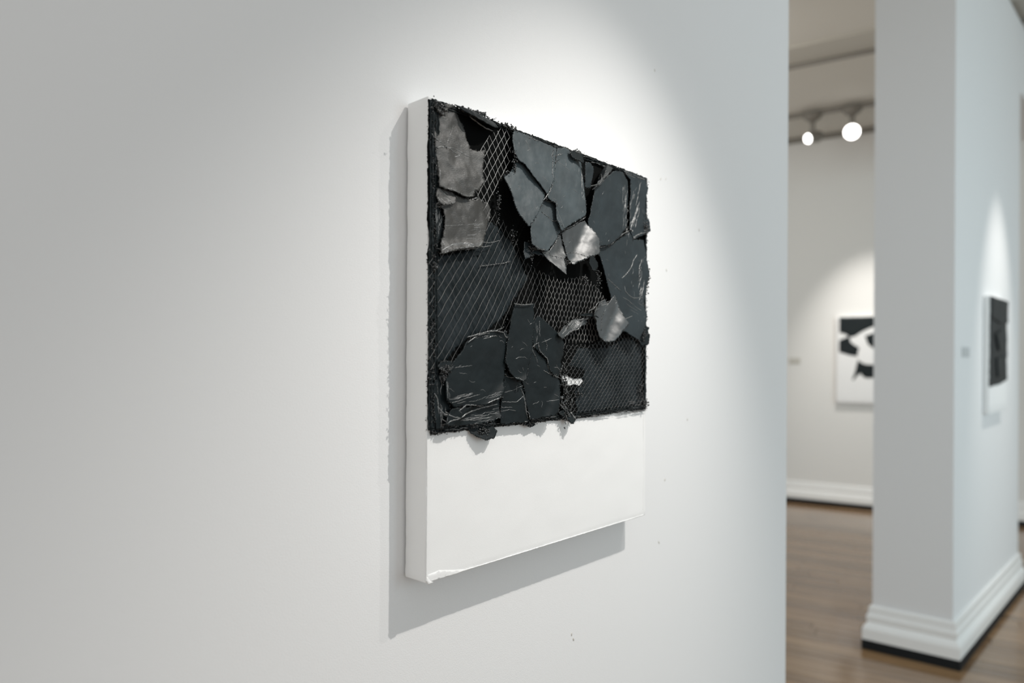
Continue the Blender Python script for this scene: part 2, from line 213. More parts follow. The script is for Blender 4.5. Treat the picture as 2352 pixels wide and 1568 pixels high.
RIDGES = [
    (12, [(59.9, 12.8), (69.9, 15.4), (78.9, 17.9), (90.3, 20.3), (103.9, 20.8)], 1.0, 0),
    (6, [(8.9, 15.4), (20.0, 8.1), (30.3, 4.2), (39.8, 3.2), (49.4, 2.9)], 0.8, 1),
    (20, [(172.0, 137.0), (179.4, 125.2), (189.9, 110.9), (198.3, 97.8), (204.0, 93.1), (212.0, 84.4), (218.4, 74.0)], 0.9, 1),
    (20, [(239.8, 136.6), (255.1, 129.3), (270.7, 122.7), (286.7, 114.0), (301.4, 106.0)], 0.9, 1),
    (20, [(222.8, 65.8), (221.2, 55.1), (225.5, 41.2), (229.3, 33.0), (227.5, 26.0), (235.8, 15.7)], 0.5, 1),
    (20, [(235.9, 30.6), (248.1, 33.7), (257.5, 36.5), (268.5, 40.9)], 0.4, 0),
    (20, [(229.9, 27.3), (241.9, 22.8), (248.0, 19.2), (257.3, 16.6)], 0.4, 0),
    (20, [(204.6, 93.9), (214.2, 95.0), (226.0, 95.8), (228.1, 102.0)], 0.5, 1),
    (20, [(226.1, 106.0), (229.1, 114.8), (235.2, 126.9), (239.2, 135.7)], 0.4, 0),
    (20, [(198.4, 113.2), (210.0, 117.7), (218.8, 122.8), (229.2, 124.1), (233.7, 132.7)], 0.5, 1),
    (20, [(228.0, 157.7), (223.4, 150.8), (230.8, 142.4), (239.2, 137.2)], 0.5, 1),
    (20, [(173.6, 164.3), (181.9, 169.6), (193.2, 169.2), (204.6, 172.4), (214.8, 174.0), (234.1, 176.5)], 0.6, 1),
    (20, [(250.8, 167.1), (263.2, 164.8), (277.5, 165.1), (287.2, 168.8)], 0.4, 1),
    (16, [(337.9, 148.2), (357.3, 143.8), (379.0, 136.6), (390.0, 129.0), (412.6, 115.6), (432.0, 107.6)], 0.8, 1),
    (16, [(464.4, 143.5), (452.3, 155.7), (444.4, 167.3), (432.6, 177.1), (413.3, 189.4)], 0.8, 0),
    (14, [(462.9, 75.8), (454.9, 85.7), (447.0, 99.9), (443.1, 109.0)], 1.2, 0),
    (14, [(471.0, 56.9), (464.9, 68.9), (458.9, 78.6), (448.9, 93.1)], 0.7, 0),
    (14, [(483.9, 103.5), (463.3, 111.7), (449.2, 119.0)], 1.3, 0),
    (13, [(369.3, 193.1), (384.0, 198.0), (395.2, 203.4), (410.4, 210.6)], 0.5, 1),
    (13, [(421.9, 201.3), (423.9, 209.6), (437.7, 217.2), (449.7, 219.6), (478.3, 216.6)], 0.6, 0),
    (16, [(170.3, 16.4), (174.5, 24.3), (177.3, 29.1), (170.4, 32.4)], 0.4, 0),
    (16, [(194.3, 63.4), (204.4, 68.7), (205.8, 72.1)], 0.35, 0),
    (10, [(2.5, 46.4), (8.5, 52.4), (18.7, 56.1), (26.9, 58.7), (37.4, 62.5), (47.0, 64.7), (37.5, 68.7)], 0.7, 0),
    (10, [(24.9, 59.5), (35.3, 57.6), (45.9, 59.1), (61.1, 63.5)], 0.6, 0),
    (10, [(8.6, 62.9), (16.7, 60.3), (24.9, 59.2)], 0.8, 1),
    (10, [(18.1, 113.0), (27.3, 111.3), (35.7, 113.6), (50.6, 115.6), (65.9, 115.3)], 0.7, 0),
    (10, [(8.9, 112.4), (17.1, 117.0), (25.3, 121.6), (31.6, 125.1)], 0.6, 0),
    (11, [(10.6, 134.8), (14.2, 135.0), (24.4, 131.8), (34.8, 126.2)], 0.8, 0),
    (11, [(59.7, 151.0), (69.6, 148.8), (82.0, 147.0)], 0.6, 0),
    (11, [(58.7, 164.5), (69.7, 163.8), (78.6, 159.4)], 0.6, 0),
    (11, [(20.5, 158.2), (37.1, 155.1), (54.2, 151.8)], 0.35, 0),
    (13, [(9.8, 190.7), (22.9, 183.9), (35.4, 178.6), (50.3, 176.4), (61.2, 175.3), (67.8, 178.5)], 0.9, 0),
    (12, [(23.9, 182.9), (36.4, 180.6), (53.4, 177.4), (66.6, 177.7)], 0.6, 0),
    (13, [(9.2, 194.1), (31.3, 187.5), (54.7, 182.1), (74.5, 177.6), (83.5, 171.8)], 1.1, 0),
    (10, [(69.3, 118.7), (72.6, 115.7), (81.6, 111.8), (93.1, 114.6), (103.6, 116.9)], 0.8, 1),
    (10, [(39.3, 26.6), (35.2, 36.9), (28.9, 47.6), (24.9, 56.2)], 0.3, 0),
    (14, [(55.3, 295.7), (66.5, 293.3), (79.1, 290.3), (94.7, 287.1), (110.7, 285.6), (125.8, 288.0)], 0.8, 0),
    (14, [(56.5, 302.8), (66.5, 296.9), (81.7, 292.0), (100.0, 288.7)], 0.7, 0),
    (14, [(125.8, 288.9), (129.5, 293.1), (135.6, 295.6)], 1.0, 0),
    (13, [(33.5, 335.0), (47.9, 333.4), (67.7, 331.7)], 0.35, 0),
    (13, [(44.3, 341.2), (57.8, 342.3)], 0.35, 0),
    (13, [(26.6, 373.9), (36.1, 373.4), (53.1, 370.5), (68.0, 366.6)], 0.45, 0),
    (13, [(29.0, 378.3), (43.3, 376.3), (60.5, 372.6), (78.2, 369.7)], 0.4, 0),
    (13, [(41.0, 389.3), (55.6, 382.2), (65.6, 382.6), (83.4, 384.9), (96.4, 379.5), (117.9, 373.6)], 0.8, 0),
    (11, [(45.4, 398.0), (55.2, 393.8), (70.1, 391.0), (88.1, 387.4), (120.1, 384.4)], 1.1, 0),
    (11, [(18.1, 387.3), (23.9, 392.8), (33.4, 396.0), (45.4, 398.1)], 0.8, 0),
    (11, [(7.6, 365.5), (13.4, 373.4), (14.6, 383.7), (21.6, 391.8)], 0.8, 1),
    (11, [(21.7, 403.0), (28.7, 400.4), (38.2, 399.3), (45.4, 398.5)], 0.8, 0),
    (11, [(67.7, 408.8), (88.2, 408.4), (104.0, 405.8), (117.5, 405.7)], 0.9, 0),
    (11, [(83.0, 410.8), (98.7, 410.0), (120.3, 409.7)], 0.8, 0),
    (16, [(144.9, 323.2), (153.5, 320.7), (165.2, 320.6), (169.7, 323.5)], 0.4, 0),
    (16, [(181.5, 306.9), (189.1, 302.9), (199.8, 299.7)], 0.8, 1),
    (16, [(183.0, 305.9), (178.6, 317.7), (174.2, 329.4), (169.8, 339.0), (164.0, 353.4)], 0.5, 1),
    (12, [(125.9, 381.4), (141.3, 382.1), (154.2, 382.7), (168.8, 374.0)], 0.5, 0),
    (12, [(130.0, 368.8), (146.9, 366.5), (167.2, 360.4)], 0.4, 0),
    (12, [(128.4, 343.4), (138.2, 348.2), (149.6, 349.4), (161.3, 355.0)], 0.6, 1),
    (16, [(142.1, 247.7), (158.8, 248.6), (182.5, 245.7)], 0.8, 1),
    (14, [(163.4, 364.1), (167.9, 373.9), (171.6, 389.6), (177.1, 407.4)], 0.6, 1),
    (15, [(186.6, 304.1), (190.3, 313.4), (195.3, 319.7), (199.1, 329.2)], 0.4, 1),
    (15, [(197.6, 300.7), (201.4, 311.8), (216.6, 322.9), (219.2, 332.5), (225.8, 343.9), (241.5, 350.6)], 0.7, 1),
    (15, [(210.4, 339.7), (220.6, 343.8), (236.2, 347.3), (248.1, 352.4)], 0.6, 1),
    (15, [(215.8, 384.7), (226.1, 384.0), (241.7, 382.5)], 0.4, 0),
    (15, [(166.7, 367.8), (171.6, 381.9), (174.1, 394.5), (178.9, 408.0)], 0.5, 1),
    (15, [(210.1, 294.1), (216.5, 303.6), (214.0, 311.6)], 0.4, 1),
    (15, [(203.8, 299.8), (215.1, 296.4), (225.3, 292.5)], 0.4, 0),
    (15, [(232.2, 335.0), (241.3, 335.9), (249.3, 340.9)], 0.5, 0),
    (15, [(186.0, 387.3), (195.8, 385.4), (200.8, 383.2)], 0.35, 0),
    (14, [(414.3, 259.0), (424.3, 254.9), (441.4, 250.4)], 0.6, 0),
    (22, [(353.9, 238.9), (352.4, 245.2), (344.8, 254.3), (343.3, 264.9), (341.9, 278.9)], 0.4, 1),
    (22, [(379.6, 234.7), (383.8, 230.9), (378.9, 227.6)], 0.6, 0),
    (23, [(304.6, 250.3), (319.2, 245.3), (331.0, 235.1), (349.8, 229.6)], 0.7, 1),
    (15, [(246.2, 286.7), (262.3, 276.3), (281.5, 265.5), (298.5, 264.0)], 1.0, 0),
    (15, [(251.6, 289.8), (270.5, 281.0), (290.0, 277.9), (301.4, 268.1)], 0.9, 0),
    (8, [(261.1, 347.8), (266.6, 361.3), (275.0, 371.6), (277.8, 383.5), (266.9, 389.7), (280.8, 403.9), (289.3, 419.7)], 1.6, 1),
    (8, [(266.4, 329.5), (262.4, 339.5), (257.0, 349.4)], 1.4, 1),
    (8, [(256.0, 387.6), (264.2, 394.6), (272.4, 400.1)], 0.9, 1),
    (5, [(86.3, 201.2), (108.8, 197.1), (130.7, 193.0), (147.6, 188.3)], 0.6, 1),
    (10, [(15.3, 122.1), (17.1, 123.2), (18.7, 123.6), (20.2, 124.5), (22.2, 125.0), (23.9, 126.1)], 0.4, 0),
    (10, [(33.4, 115.6), (35.1, 116.2), (37.2, 116.6), (38.9, 117.5)], 0.46, 0),
    (10, [(20.8, 125.0), (23.1, 126.5), (27.4, 127.9), (30.1, 129.3)], 0.51, 0),
    (10, [(18.5, 122.9), (21.4, 123.9), (23.7, 124.3), (26.6, 126.1), (29.3, 126.9)], 0.59, 0),
    (10, [(31.1, 120.1), (33.6, 120.9), (35.5, 122.4), (38.1, 123.1)], 0.47, 0),
    (10, [(24.9, 125.6), (27.4, 126.0), (29.3, 126.6), (29.9, 127.8), (31.8, 128.1), (33.9, 129.2)], 0.38, 0),
    (10, [(31.9, 114.3), (35.5, 115.8), (39.5, 116.0), (43.6, 118.4), (45.9, 119.9)], 0.59, 0),
    (10, [(19.9, 114.6), (22.6, 115.1), (24.6, 116.4), (25.9, 117.2), (28.4, 118.0)], 0.45, 0),
    (10, [(10.8, 125.6), (14.3, 126.8), (16.9, 129.1), (21.4, 129.9), (24.7, 131.1)], 0.63, 0),
    (9, [(19.0, 142.3), (17.3, 145.5), (18.0, 147.7), (17.0, 150.9), (17.6, 153.7), (17.2, 156.2)], 0.44, 0),
    (9, [(12.5, 143.6), (12.3, 147.8), (11.3, 152.2), (10.3, 156.3)], 0.54, 1),
    (9, [(16.3, 177.6), (16.2, 181.0), (15.4, 182.6), (16.4, 186.2), (16.0, 188.4), (15.6, 191.8)], 0.4, 0),
    (9, [(17.0, 150.9), (16.6, 153.7), (15.2, 157.4), (15.4, 161.4)], 0.39, 0),
    (9, [(14.7, 139.0), (15.1, 143.3), (14.1, 148.0), (13.9, 151.4)], 0.41, 0),
    (9, [(15.5, 175.0), (14.9, 178.0), (14.7, 182.4), (14.2, 186.1)], 0.5, 0),
    (9, [(15.1, 173.4), (14.7, 175.9), (13.9, 177.3), (13.7, 179.6), (13.3, 182.7), (14.1, 183.8)], 0.51, 1),
    (9, [(13.5, 153.7), (14.6, 156.9), (12.4, 159.7), (13.2, 163.8), (12.4, 166.1), (11.8, 170.1)], 0.52, 0),
    (9, [(10.9, 180.4), (10.5, 182.1), (10.3, 183.4), (10.3, 185.3), (9.5, 186.9), (9.7, 188.9)], 0.68, 1),
    (9, [(13.6, 159.9), (13.4, 161.4), (13.2, 163.2), (12.2, 165.2), (11.8, 166.6), (12.4, 168.3)], 0.35, 1),
    (9, [(20.2, 144.3), (20.4, 147.2), (20.0, 149.2), (19.4, 152.2)], 0.53, 0),
    (9, [(12.6, 163.8), (12.8, 166.0), (12.4, 167.3), (12.0, 169.4), (12.4, 170.9), (11.8, 172.8)], 0.45, 1),
    (8, [(25.8, 11.7), (29.5, 12.1), (33.5, 11.2), (36.9, 12.0)], 0.43, 1),
    (8, [(16.2, 17.5), (18.2, 17.7), (21.5, 17.6), (24.0, 18.2), (27.7, 17.5), (30.2, 17.6)], 0.74, 0),
    (8, [(11.5, 13.2), (12.7, 13.1), (13.9, 13.3), (14.9, 13.3), (16.3, 13.1)], 0.62, 0),
    (8, [(26.8, 6.9), (29.7, 7.6), (32.2, 7.6), (34.1, 7.2), (37.3, 7.9), (41.1, 6.7)], 0.63, 0),
    (8, [(21.8, 9.1), (24.1, 9.0), (25.4, 9.1), (27.4, 8.9), (29.5, 9.1)], 0.58, 1),
    (8, [(12.3, 21.2), (14.2, 20.7), (15.4, 20.9), (16.6, 21.0), (17.6, 21.1)], 0.65, 0),
    (8, [(11.5, 19.8), (14.6, 19.6), (16.4, 19.7), (20.3, 19.9), (23.0, 19.8), (25.0, 19.7)], 0.76, 1),
    (8, [(8.5, 18.2), (11.1, 18.2), (13.5, 18.0), (16.0, 17.9), (19.4, 18.3), (21.9, 18.4)], 0.52, 1),
    (8, [(13.8, 20.6), (14.8, 20.7), (16.2, 20.4), (17.0, 20.3), (18.0, 20.6), (18.8, 20.6)], 0.66, 0),
    (8, [(24.5, 8.6), (27.2, 8.5), (29.3, 8.0), (31.4, 8.1), (33.9, 8.3), (36.0, 8.1)], 0.7, 1),
    (6, [(68.4, 7.3), (72.0, 7.3), (73.4, 7.1), (76.7, 6.9), (79.0, 7.1), (82.2, 7.1)], 0.55, 0),
    (6, [(72.9, 6.6), (79.4, 6.5), (84.2, 7.7), (90.6, 8.3)], 0.33, 1),
    (6, [(51.3, 5.4), (53.7, 6.1), (58.3, 5.9), (60.0, 5.9), (63.6, 6.2)], 0.33, 1),
    (6, [(57.4, 6.6), (63.1, 6.8), (67.6, 7.2), (71.8, 6.9), (76.1, 7.7)], 0.5, 1),
    (6, [(88.1, 8.4), (90.9, 8.5), (94.3, 8.8), (99.0, 8.9)], 0.7, 1),
    (6, [(50.0, 5.1), (54.6, 5.3), (58.7, 4.7), (62.2, 5.0), (68.0, 4.9), (70.4, 6.9)], 0.39, 0),
    (6, [(69.8, 6.3), (76.5, 7.6), (82.6, 7.1), (89.0, 6.9)], 0.51, 1),
    (6, [(92.7, 8.4), (98.8, 9.0), (102.5, 8.7), (107.5, 10.2), (113.0, 10.6), (118.7, 10.8)], 0.33, 1),
    (6, [(52.4, 4.9), (55.9, 5.1), (62.9, 5.1), (67.5, 6.1), (72.9, 6.6)], 0.64, 1),
    (6, [(62.4, 4.6), (65.3, 4.2), (69.3, 4.9), (71.3, 4.6), (74.2, 4.5), (77.2, 5.7)], 0.35, 1),
    (6, [(80.6, 9.3), (84.5, 9.5), (87.9, 9.3), (92.3, 9.3)], 0.4, 0),
    (6, [(51.1, 2.9), (56.1, 3.0), (58.7, 3.7), (63.5, 2.7), (66.6, 3.2)], 0.34, 0),
    (11, [(65.7, 168.3), (69.1, 168.0), (72.2, 167.4), (75.3, 166.5)], 0.46, 0),
    (11, [(71.0, 153.2), (73.9, 152.9), (77.5, 152.4), (80.2, 151.7), (82.4, 151.2), (85.2, 149.9)], 0.44, 0),
    (11, [(63.9, 163.8), (67.0, 163.5), (70.6, 162.4), (72.8, 162.0), (75.3, 161.3)], 0.55, 0),
    (11, [(55.9, 169.2), (60.0, 169.0), (64.0, 168.0), (68.2, 166.7)], 0.37, 0),
    (11, [(65.7, 157.2), (70.1, 156.5), (75.7, 154.9), (79.7, 154.2)], 0.36, 0),
    (11, [(69.5, 169.3), (73.3, 168.1), (75.5, 167.9), (78.9, 167.7), (81.6, 166.2), (84.8, 165.9)], 0.31, 0),
    (11, [(78.9, 157.5), (83.6, 155.7), (88.4, 155.0), (92.8, 154.1), (97.9, 152.8)], 0.3, 0),
    (11, [(74.7, 149.5), (76.3, 149.4), (79.7, 149.1), (83.1, 147.8), (85.4, 147.5), (89.0, 146.3)], 0.4, 0),
    (11, [(72.1, 149.5), (75.9, 148.5), (81.1, 147.6), (84.2, 146.0), (88.3, 145.9), (92.0, 144.6)], 0.38, 0),
    (12, [(51.3, 180.4), (59.3, 178.3), (64.8, 175.4), (73.5, 174.2), (80.7, 173.8)], 0.46, 0),
    (12, [(77.1, 172.6), (87.3, 170.4), (95.8, 170.1), (108.9, 167.0), (118.0, 163.7)], 0.46, 0),
    (12, [(24.7, 182.2), (31.1, 180.8), (38.5, 178.5), (45.5, 177.3)], 0.6, 0),
    (12, [(54.3, 180.0), (57.8, 178.9), (62.2, 178.6), (64.8, 178.1), (70.4, 176.5), (74.4, 175.8)], 0.44, 0),
    (12, [(33.4, 185.3), (43.2, 184.3), (52.6, 183.0), (63.5, 178.7)], 0.51, 0),
    (12, [(52.6, 184.7), (64.0, 181.5), (73.5, 180.4), (81.4, 176.9), (87.5, 176.6), (100.3, 173.1)], 0.57, 0),
    (12, [(28.7, 185.8), (34.7, 185.7), (43.4, 183.2), (51.1, 182.4), (59.3, 179.4)], 0.68, 0),
    (7, [(10.1, 88.1), (12.1, 94.3), (11.1, 99.6), (10.2, 105.7)], 0.5, 0),
    (7, [(8.9, 120.7), (9.5, 122.8), (9.1, 126.8), (10.1, 129.1), (10.3, 131.0), (10.0, 134.7)], 0.46, 1),
    (7, [(12.9, 86.7), (12.7, 92.1), (11.5, 97.4), (11.8, 103.0), (11.6, 106.6)], 0.48, 0),
    (7, [(5.9, 73.1), (6.6, 78.3), (7.4, 82.6), (6.4, 86.7)], 0.6, 0),
    (7, [(10.5, 126.0), (12.6, 132.9), (11.0, 138.1), (10.6, 145.9)], 0.4, 0),
    (7, [(12.2, 130.4), (10.2, 135.1), (9.6, 138.5), (11.4, 142.1), (9.6, 147.2), (10.5, 152.2)], 0.4, 0),
    (7, [(9.6, 165.5), (9.0, 168.3), (8.0, 171.7), (8.4, 175.3), (8.9, 179.4), (8.3, 182.4)], 0.47, 1),
    (7, [(9.2, 138.9), (9.4, 142.4), (9.4, 145.8), (9.1, 148.7), (8.9, 151.4)], 0.71, 0),
    (7, [(10.0, 143.2), (9.9, 148.2), (10.1, 152.6), (9.7, 158.8)], 0.69, 0),
    (7, [(5.9, 72.4), (6.6, 76.5), (6.0, 82.9), (5.4, 88.9)], 0.49, 1),
    (7, [(9.2, 79.4), (9.6, 85.3), (10.1, 94.1), (11.3, 99.7)], 0.43, 0),
    (7, [(10.7, 127.6), (10.3, 131.6), (9.6, 135.3), (10.0, 138.3), (9.6, 143.2)], 0.47, 1),
    (17, [(294.1, 43.7), (294.8, 48.1), (293.9, 52.4), (294.9, 54.9), (292.6, 60.2), (292.0, 64.8)], 0.43, 0),
    (17, [(296.8, 45.5), (297.5, 51.3), (295.9, 56.3), (295.2, 59.9), (294.6, 64.7)], 0.35, 0),
    (17, [(301.6, 29.9), (301.3, 35.4), (300.7, 39.9), (300.4, 45.4), (298.1, 52.1)], 0.37, 0),
    (17, [(293.0, 65.8), (292.1, 70.4), (290.8, 73.8), (292.1, 76.1), (290.2, 79.3), (291.5, 82.6)], 0.28, 0),
    (17, [(304.6, 36.5), (305.3, 38.8), (303.7, 42.0), (303.7, 43.8), (304.7, 46.2)], 0.43, 0),
    (17, [(299.1, 53.3), (297.8, 55.7), (297.9, 59.6), (298.9, 62.4), (297.3, 65.8), (297.0, 69.0)], 0.36, 0),
    (17, [(296.7, 37.7), (298.4, 41.7), (297.8, 46.3), (296.8, 50.6), (297.2, 55.4)], 0.29, 0),
    (17, [(298.7, 37.3), (299.0, 40.0), (298.7, 41.8), (299.4, 44.8), (298.1, 47.6), (298.8, 48.9)], 0.31, 0),
    (17, [(295.6, 67.6), (296.0, 70.9), (296.3, 73.9), (295.0, 76.5), (295.4, 78.6), (294.1, 81.9)], 0.26, 0),
    (16, [(423.0, 32.9), (420.8, 39.3), (421.2, 44.9), (421.3, 53.6), (418.2, 59.4)], 0.33, 0),
    (16, [(418.6, 57.0), (417.9, 60.1), (420.2, 65.0), (418.7, 69.5), (416.1, 76.5), (414.6, 81.0)], 0.43, 0),
    (16, [(426.2, 80.0), (423.2, 87.5), (425.5, 92.1), (422.9, 98.0), (422.9, 104.4)], 0.33, 0),
    (16, [(413.8, 81.1), (412.3, 88.5), (412.8, 92.7), (412.0, 99.1), (410.2, 103.9), (411.4, 110.2)], 0.28, 0),
    (16, [(424.8, 53.8), (422.5, 58.9), (421.8, 67.8), (416.8, 76.4), (418.1, 84.3)], 0.26, 0),
    (16, [(420.8, 82.8), (420.4, 88.4), (418.2, 93.2), (419.0, 99.2), (417.1, 103.7), (415.6, 110.1)], 0.35, 0),
    (16, [(416.1, 35.7), (413.1, 43.6), (412.8, 50.9), (410.5, 59.1), (410.6, 68.3)], 0.36, 0),
    (16, [(416.7, 58.6), (413.6, 63.6), (413.7, 69.5), (412.6, 75.2), (409.6, 80.3)], 0.24, 0),
    (16, [(428.0, 67.2), (426.1, 70.5), (427.3, 73.0), (426.6, 76.8), (425.4, 80.4), (424.7, 83.0)], 0.31, 0),
    (16, [(420.9, 58.6), (419.1, 65.0), (416.8, 70.1), (415.3, 75.8)], 0.4, 0),
    (16, [(426.7, 52.4), (422.1, 60.5), (422.2, 69.6), (422.3, 79.6)], 0.39, 0),
    (16, [(426.7, 47.8), (424.8, 52.4), (422.1, 57.1), (423.7, 60.8), (420.6, 65.8), (419.9, 71.3)], 0.44, 0),
    (10, [(469.5, 80.1), (465.0, 86.7), (463.4, 92.4), (460.2, 99.0)], 0.65, 0),
    (10, [(461.7, 78.9), (460.1, 82.7), (458.9, 86.1), (456.1, 90.5), (456.5, 93.2), (453.3, 96.1)], 0.6, 0),
    (10, [(472.7, 33.8), (470.3, 37.8), (471.2, 42.7), (467.9, 49.4), (466.3, 53.6), (463.9, 60.2)], 0.64, 0),
    (10, [(461.6, 75.4), (459.6, 79.7), (457.2, 83.7), (456.5, 88.7)], 0.61, 0),
    (10, [(483.0, 15.6), (478.4, 20.9), (476.0, 27.5), (473.2, 34.0), (471.6, 40.2)], 0.49, 0),
    (10, [(475.8, 50.5), (473.0, 56.0), (471.0, 63.9), (466.9, 70.4), (462.9, 76.8)], 0.7, 0),
    (10, [(455.2, 79.7), (452.8, 85.1), (449.6, 89.5), (448.5, 94.4)], 0.66, 0),
    (10, [(446.7, 75.4), (445.6, 82.7), (441.3, 92.2), (436.6, 99.1)], 0.5, 0),
    (10, [(455.6, 41.7), (452.1, 50.6), (449.3, 58.0), (443.0, 66.2)], 0.37, 0),
    (10, [(457.6, 35.3), (455.2, 43.3), (450.9, 53.8), (448.2, 61.7)], 0.38, 0),
    (10, [(446.9, 56.5), (447.8, 63.7), (445.0, 70.0), (437.6, 79.0), (438.4, 84.9)], 0.44, 0),
    (10, [(449.2, 88.6), (447.7, 96.0), (440.6, 103.5), (437.5, 110.4), (437.9, 119.0)], 0.56, 0),
    (10, [(461.3, 38.1), (459.3, 41.5), (458.9, 44.2), (457.7, 46.8), (455.7, 50.2), (455.3, 52.9)], 0.35, 0),
    (10, [(449.6, 87.7), (444.5, 93.2), (444.1, 98.3), (442.2, 104.8), (440.6, 110.0), (435.1, 115.5)], 0.56, 0),
    (10, [(476.7, 60.9), (474.3, 66.2), (473.9, 70.2), (471.5, 76.3), (467.4, 80.5)], 0.67, 0),
    (10, [(463.7, 72.5), (462.1, 77.8), (460.5, 83.3), (457.7, 88.0)], 0.48, 0),
    (10, [(490.1, 99.3), (494.3, 98.2), (499.8, 97.0), (504.1, 94.6)], 0.87, 0),
    (10, [(499.4, 102.2), (502.0, 101.0), (507.2, 100.1), (511.0, 98.6), (513.6, 96.9), (517.1, 95.8)], 0.91, 0),
    (10, [(476.8, 110.2), (481.8, 108.6), (490.1, 106.4), (497.3, 103.9), (503.7, 101.6)], 0.98, 0),
    (10, [(488.0, 98.7), (492.6, 98.0), (497.3, 96.0), (502.4, 94.7), (506.7, 93.8), (511.0, 91.6)], 0.92, 0),
    (10, [(465.3, 115.0), (469.4, 114.0), (474.7, 112.0), (478.9, 110.5), (484.7, 108.7)], 0.76, 0),
    (10, [(481.3, 105.1), (489.3, 103.2), (494.3, 101.6), (500.3, 100.1)], 0.85, 0),
    (12, [(481.8, 194.2), (481.0, 201.1), (475.3, 209.3), (474.1, 214.7)], 0.8, 0),
    (12, [(477.3, 199.2), (473.2, 204.6), (472.8, 209.3), (470.8, 214.2)], 0.5, 0),
    (12, [(477.6, 150.4), (476.4, 155.6), (471.5, 162.7), (469.1, 167.4), (469.2, 172.9), (468.4, 179.3)], 0.9, 1),
    (12, [(483.9, 191.6), (479.8, 199.9), (478.1, 204.5), (477.8, 210.0), (472.0, 216.1)], 0.62, 0),
    (12, [(476.9, 163.1), (472.4, 172.1), (472.1, 179.0), (466.0, 186.1)], 0.52, 1),
    (12, [(479.5, 211.9), (477.4, 217.1), (475.4, 222.5), (474.2, 226.3)], 0.44, 1),
    (12, [(473.2, 206.8), (472.4, 210.4), (469.5, 215.0), (469.6, 218.5), (466.3, 222.9)], 0.68, 0),
    (12, [(485.1, 184.7), (484.3, 189.8), (481.0, 195.2), (481.0, 198.0), (476.5, 202.8), (476.5, 206.8)], 0.45, 0),
    (12, [(474.3, 197.5), (473.1, 202.4), (470.7, 206.8), (469.1, 211.1), (470.0, 215.6)], 0.84, 1),
    (12, [(483.0, 147.6), (482.6, 149.9), (481.4, 151.6), (480.6, 153.4), (480.6, 155.0), (479.8, 157.3)], 0.5, 1),
    (12, [(472.0, 165.3), (471.6, 168.0), (467.9, 173.6), (467.1, 178.3), (467.2, 182.5)], 0.46, 0),
    (12, [(471.9, 202.7), (469.9, 206.8), (468.3, 210.2), (467.5, 214.0)], 0.83, 1),
    (12, [(473.8, 183.2), (470.9, 187.9), (470.2, 193.0), (467.7, 197.1), (465.7, 203.0)], 0.86, 0),
    (12, [(477.4, 170.3), (476.6, 175.2), (475.8, 181.7), (472.2, 187.1), (470.2, 192.5)], 0.53, 0),
    (5, [(316.8, 6.1), (320.2, 5.9), (324.6, 5.4), (326.7, 5.9), (329.8, 6.3), (334.6, 6.4)], 0.57, 0),
    (5, [(312.5, 6.6), (319.9, 6.6), (329.4, 6.4), (336.0, 6.2), (344.0, 7.1)], 0.54, 0),
    (5, [(357.1, 10.2), (371.1, 9.8), (382.0, 9.8), (393.1, 11.1)], 0.64, 0),
    (5, [(258.6, 5.9), (264.2, 7.1), (270.2, 6.0), (277.2, 6.9)], 0.44, 0),
    (5, [(427.4, 7.3), (430.6, 7.8), (432.9, 7.7), (437.2, 7.9), (439.6, 7.9), (444.0, 7.4)], 0.69, 0),
    (5, [(282.0, 8.4), (288.4, 8.7), (298.9, 8.2), (307.8, 8.4)], 0.58, 0),
    (5, [(316.5, 6.5), (321.2, 5.9), (326.3, 6.0), (331.5, 5.3), (334.9, 6.4)], 0.51, 1),
    (5, [(219.0, 8.2), (223.8, 8.8), (229.4, 9.4), (235.4, 8.4), (240.5, 8.9)], 0.51, 1),
    (5, [(466.6, 8.9), (472.8, 9.4), (478.6, 9.6), (483.6, 8.9), (490.3, 9.1), (497.9, 9.2)], 0.66, 1),
    (5, [(276.9, 7.8), (289.4, 6.8), (300.2, 6.3), (311.8, 7.4)], 0.61, 0),
    (5, [(270.8, 6.6), (275.6, 5.9), (278.5, 7.4), (285.2, 6.5), (288.8, 7.3), (295.3, 7.0)], 0.6, 0),
    (5, [(471.9, 8.7), (481.5, 7.3), (488.6, 8.6), (500.5, 8.3), (506.0, 8.6), (516.0, 9.8)], 0.4, 0),
    (5, [(238.7, 7.6), (241.4, 7.6), (245.4, 7.4), (247.5, 7.1), (251.2, 7.4), (254.3, 7.1)], 0.51, 1),
    (5, [(177.5, 11.3), (183.0, 10.4), (187.0, 10.7), (191.7, 11.1), (196.3, 11.3), (201.7, 11.1)], 0.6, 1),
    (5, [(178.9, 11.2), (183.9, 10.4), (186.4, 11.8), (192.3, 10.4), (196.3, 10.7), (201.7, 10.6)], 0.58, 1),
    (5, [(203.9, 8.0), (207.1, 8.2), (211.5, 8.5), (214.4, 8.0), (218.2, 8.8)], 0.45, 1),
    (5, [(429.0, 9.4), (442.8, 8.8), (453.2, 8.9), (460.5, 7.7), (471.9, 9.4)], 0.43, 1),
    (5, [(176.4, 8.5), (181.4, 8.4), (186.1, 8.9), (189.5, 8.7), (194.5, 8.8)], 0.56, 1),
    (5, [(337.1, 11.4), (347.5, 10.0), (356.3, 9.6), (368.2, 10.2), (375.1, 11.4)], 0.68, 0),
    (5, [(421.2, 9.8), (435.7, 11.5), (451.2, 11.2), (464.6, 12.1)], 0.47, 0),
    (5, [(275.3, 7.0), (282.9, 7.4), (292.7, 7.0), (300.9, 6.8)], 0.57, 0),
    (5, [(298.5, 5.7), (303.2, 5.1), (306.1, 5.8), (309.8, 5.2), (313.5, 6.0)], 0.46, 1),
    (5, [(258.9, 5.5), (264.2, 6.6), (269.2, 6.2), (275.3, 6.4), (281.7, 6.1)], 0.47, 1),
